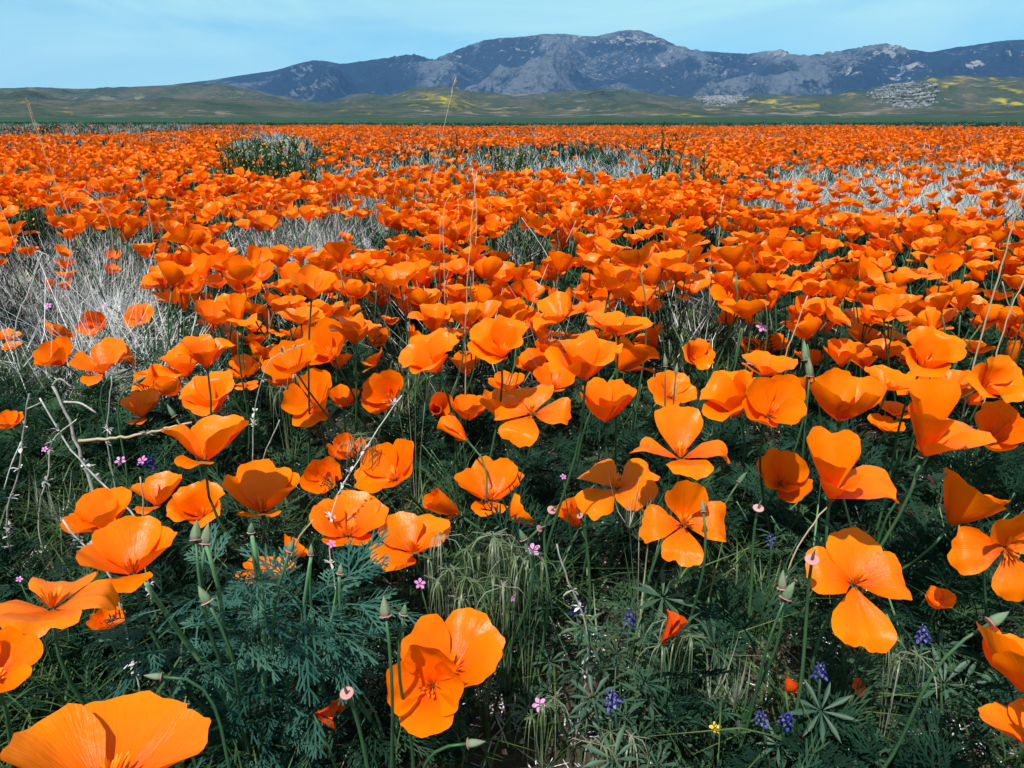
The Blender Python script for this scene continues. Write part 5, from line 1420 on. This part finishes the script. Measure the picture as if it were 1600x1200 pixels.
# ---- fiddleneck bushes: dark green upright stems with yellow dots
def fiddle_bush(cx, cy, wpx, hpx, Y, n, label, seed):
    r_ = random.Random(seed)
    wd = wpx * Y / FPX / math.cos(PITCH); top = at_y(cx, cy - hpx * 0.5, Y)
    bx, by = top[0], Y
    g0 = ground_pt(bx, by); t = empty('fiddleneck_bush', g0)
    H = top[2] - g0[2]
    st, lf, fl = MB(), MB(), MB()
    for k in range(n):
        ox, oy = r_.gauss(0, wd * 0.27), r_.gauss(0, wd * 0.3)
        h = H * r_.uniform(0.5, 1.08) * max(0.6, 1 - 0.3 * (ox / (wd * 0.5)) ** 2)
        lean = np.array([r_.gauss(0, 0.10), r_.gauss(0, 0.10), 0]) * h
        tt = np.linspace(0, 1, 5)[:, None]
        c = np.array([ox, oy, 0]) + lean * tt ** 2 + np.array([0, 0, h]) * tt
        st.tube(c, [0.004, 0.0035, 0.003, 0.0025, 0.002], 4)
        for q in range(16):
            f = r_.uniform(0.12, 0.97); a = r_.uniform(0, 6.28); L = r_.uniform(0.02, 0.055)
            b = np.array([ox, oy, 0]) + lean * f * f + np.array([0, 0, h * f]); d = np.array([math.cos(a), math.sin(a), r_.uniform(0.2, 1.1)]); sd = np.array([-math.sin(a), math.cos(a), 0])
            lf.ribbon([b, b + d * L * 0.5, b + d * L - [0, 0, L * 0.15]], [0.004, 0.009, 0.002], sd)
        for q in range(3):
            b = c[-1] + np.array([r_.gauss(0, 0.014), r_.gauss(0, 0.014), r_.uniform(-0.06, 0.012)]); s = r_.uniform(0.0028, 0.0055)
            v = np.array([(1, 0, 0), (0, 1, 0), (-1, 0, 0), (0, -1, 0), (0, 0, 1), (0, 0, -1)]) * s
            fl.add(v + b, [(0, 1, 4), (1, 2, 4), (2, 3, 4), (3, 0, 4), (1, 0, 5), (2, 1, 5), (3, 2, 5), (0, 3, 5)])
    obj('stems', st.mesh('stems', M['fiddle']), t)
    obj('leaves', lf.mesh('leaves', M['fiddle']), t)
    obj('blossoms', fl.mesh('blossoms', M['yellow']), t)
    tag(t, label, 'bush', 'yellow flowered weeds in the far drift')
fiddle_bush(425, 244, 160, 56, 4.2, 95, 'large dark green weed with yellow dots in the far drift at left', 1)
fiddle_bush(372, 240, 60, 44, 4.4, 26, 'small dark weed joined to the left of the large yellow dotted one', 2)
fiddle_bush(790, 242, 70, 38, 4.6, 26, 'green weed with yellow dots in the far drift at centre', 3)
fiddle_bush(850, 250, 70, 34, 4.3, 22, 'lower green weed right of the yellow dotted one at centre', 4)
fiddle_bush(1040, 238, 60, 56, 4.5, 24, 'tall green weed around the weed stalk right of centre', 5)
fiddle_bush(1100, 258, 60, 30, 3.9, 18, 'small green weed right of the tall one at the weed stalk', 6)
fiddle_bush(30, 325, 60, 34, 2.6, 20, 'yellow dotted weed at the left side behind the clearing', 7)
fiddle_bush(1440, 336, 60, 24, 2.4, 16, 'low weed with yellow dots at the rim of the grey grass', 8)
fiddle_bush(700, 228, 60, 20, 6.5, 18, 'faint green weed in the far drift between centre and the large one', 9)

# ------------------------------------------------------------------ the air
def haze(density):
    mb = MB()
    x, y0, y1, z0, z1 = 9200, -90, 9200, -6, 640
    v = [(-x, y0, z0), (x, y0, z0), (x, y1, z0), (-x, y1, z0), (-x, y0, z1), (x, y0, z1), (x, y1, z1), (-x, y1, z1)]
    mb.add(v, [(0, 3, 2, 1), (4, 5, 6, 7), (0, 1, 5, 4), (1, 2, 6, 5), (2, 3, 7, 6), (3, 0, 4, 7)])
    m, n, l = new_mat('haze')
    out = n.new('ShaderNodeOutputMaterial')
    pv = n.new('ShaderNodeVolumePrincipled')
    pv.inputs['Color'].default_value = (0.18, 0.45, 1.0, 1)
    pv.inputs['Density'].default_value = density
    pv.inputs['Anisotropy'].default_value = 0.0
    l.new(pv.outputs[0], out.inputs['Volume'])
    o = obj('haze', mb.mesh('haze', m, smooth=False))
    tag(o, 'thin blue haze in front of the distant mountains', 'haze', kind='stuff')
haze(6.4e-5)
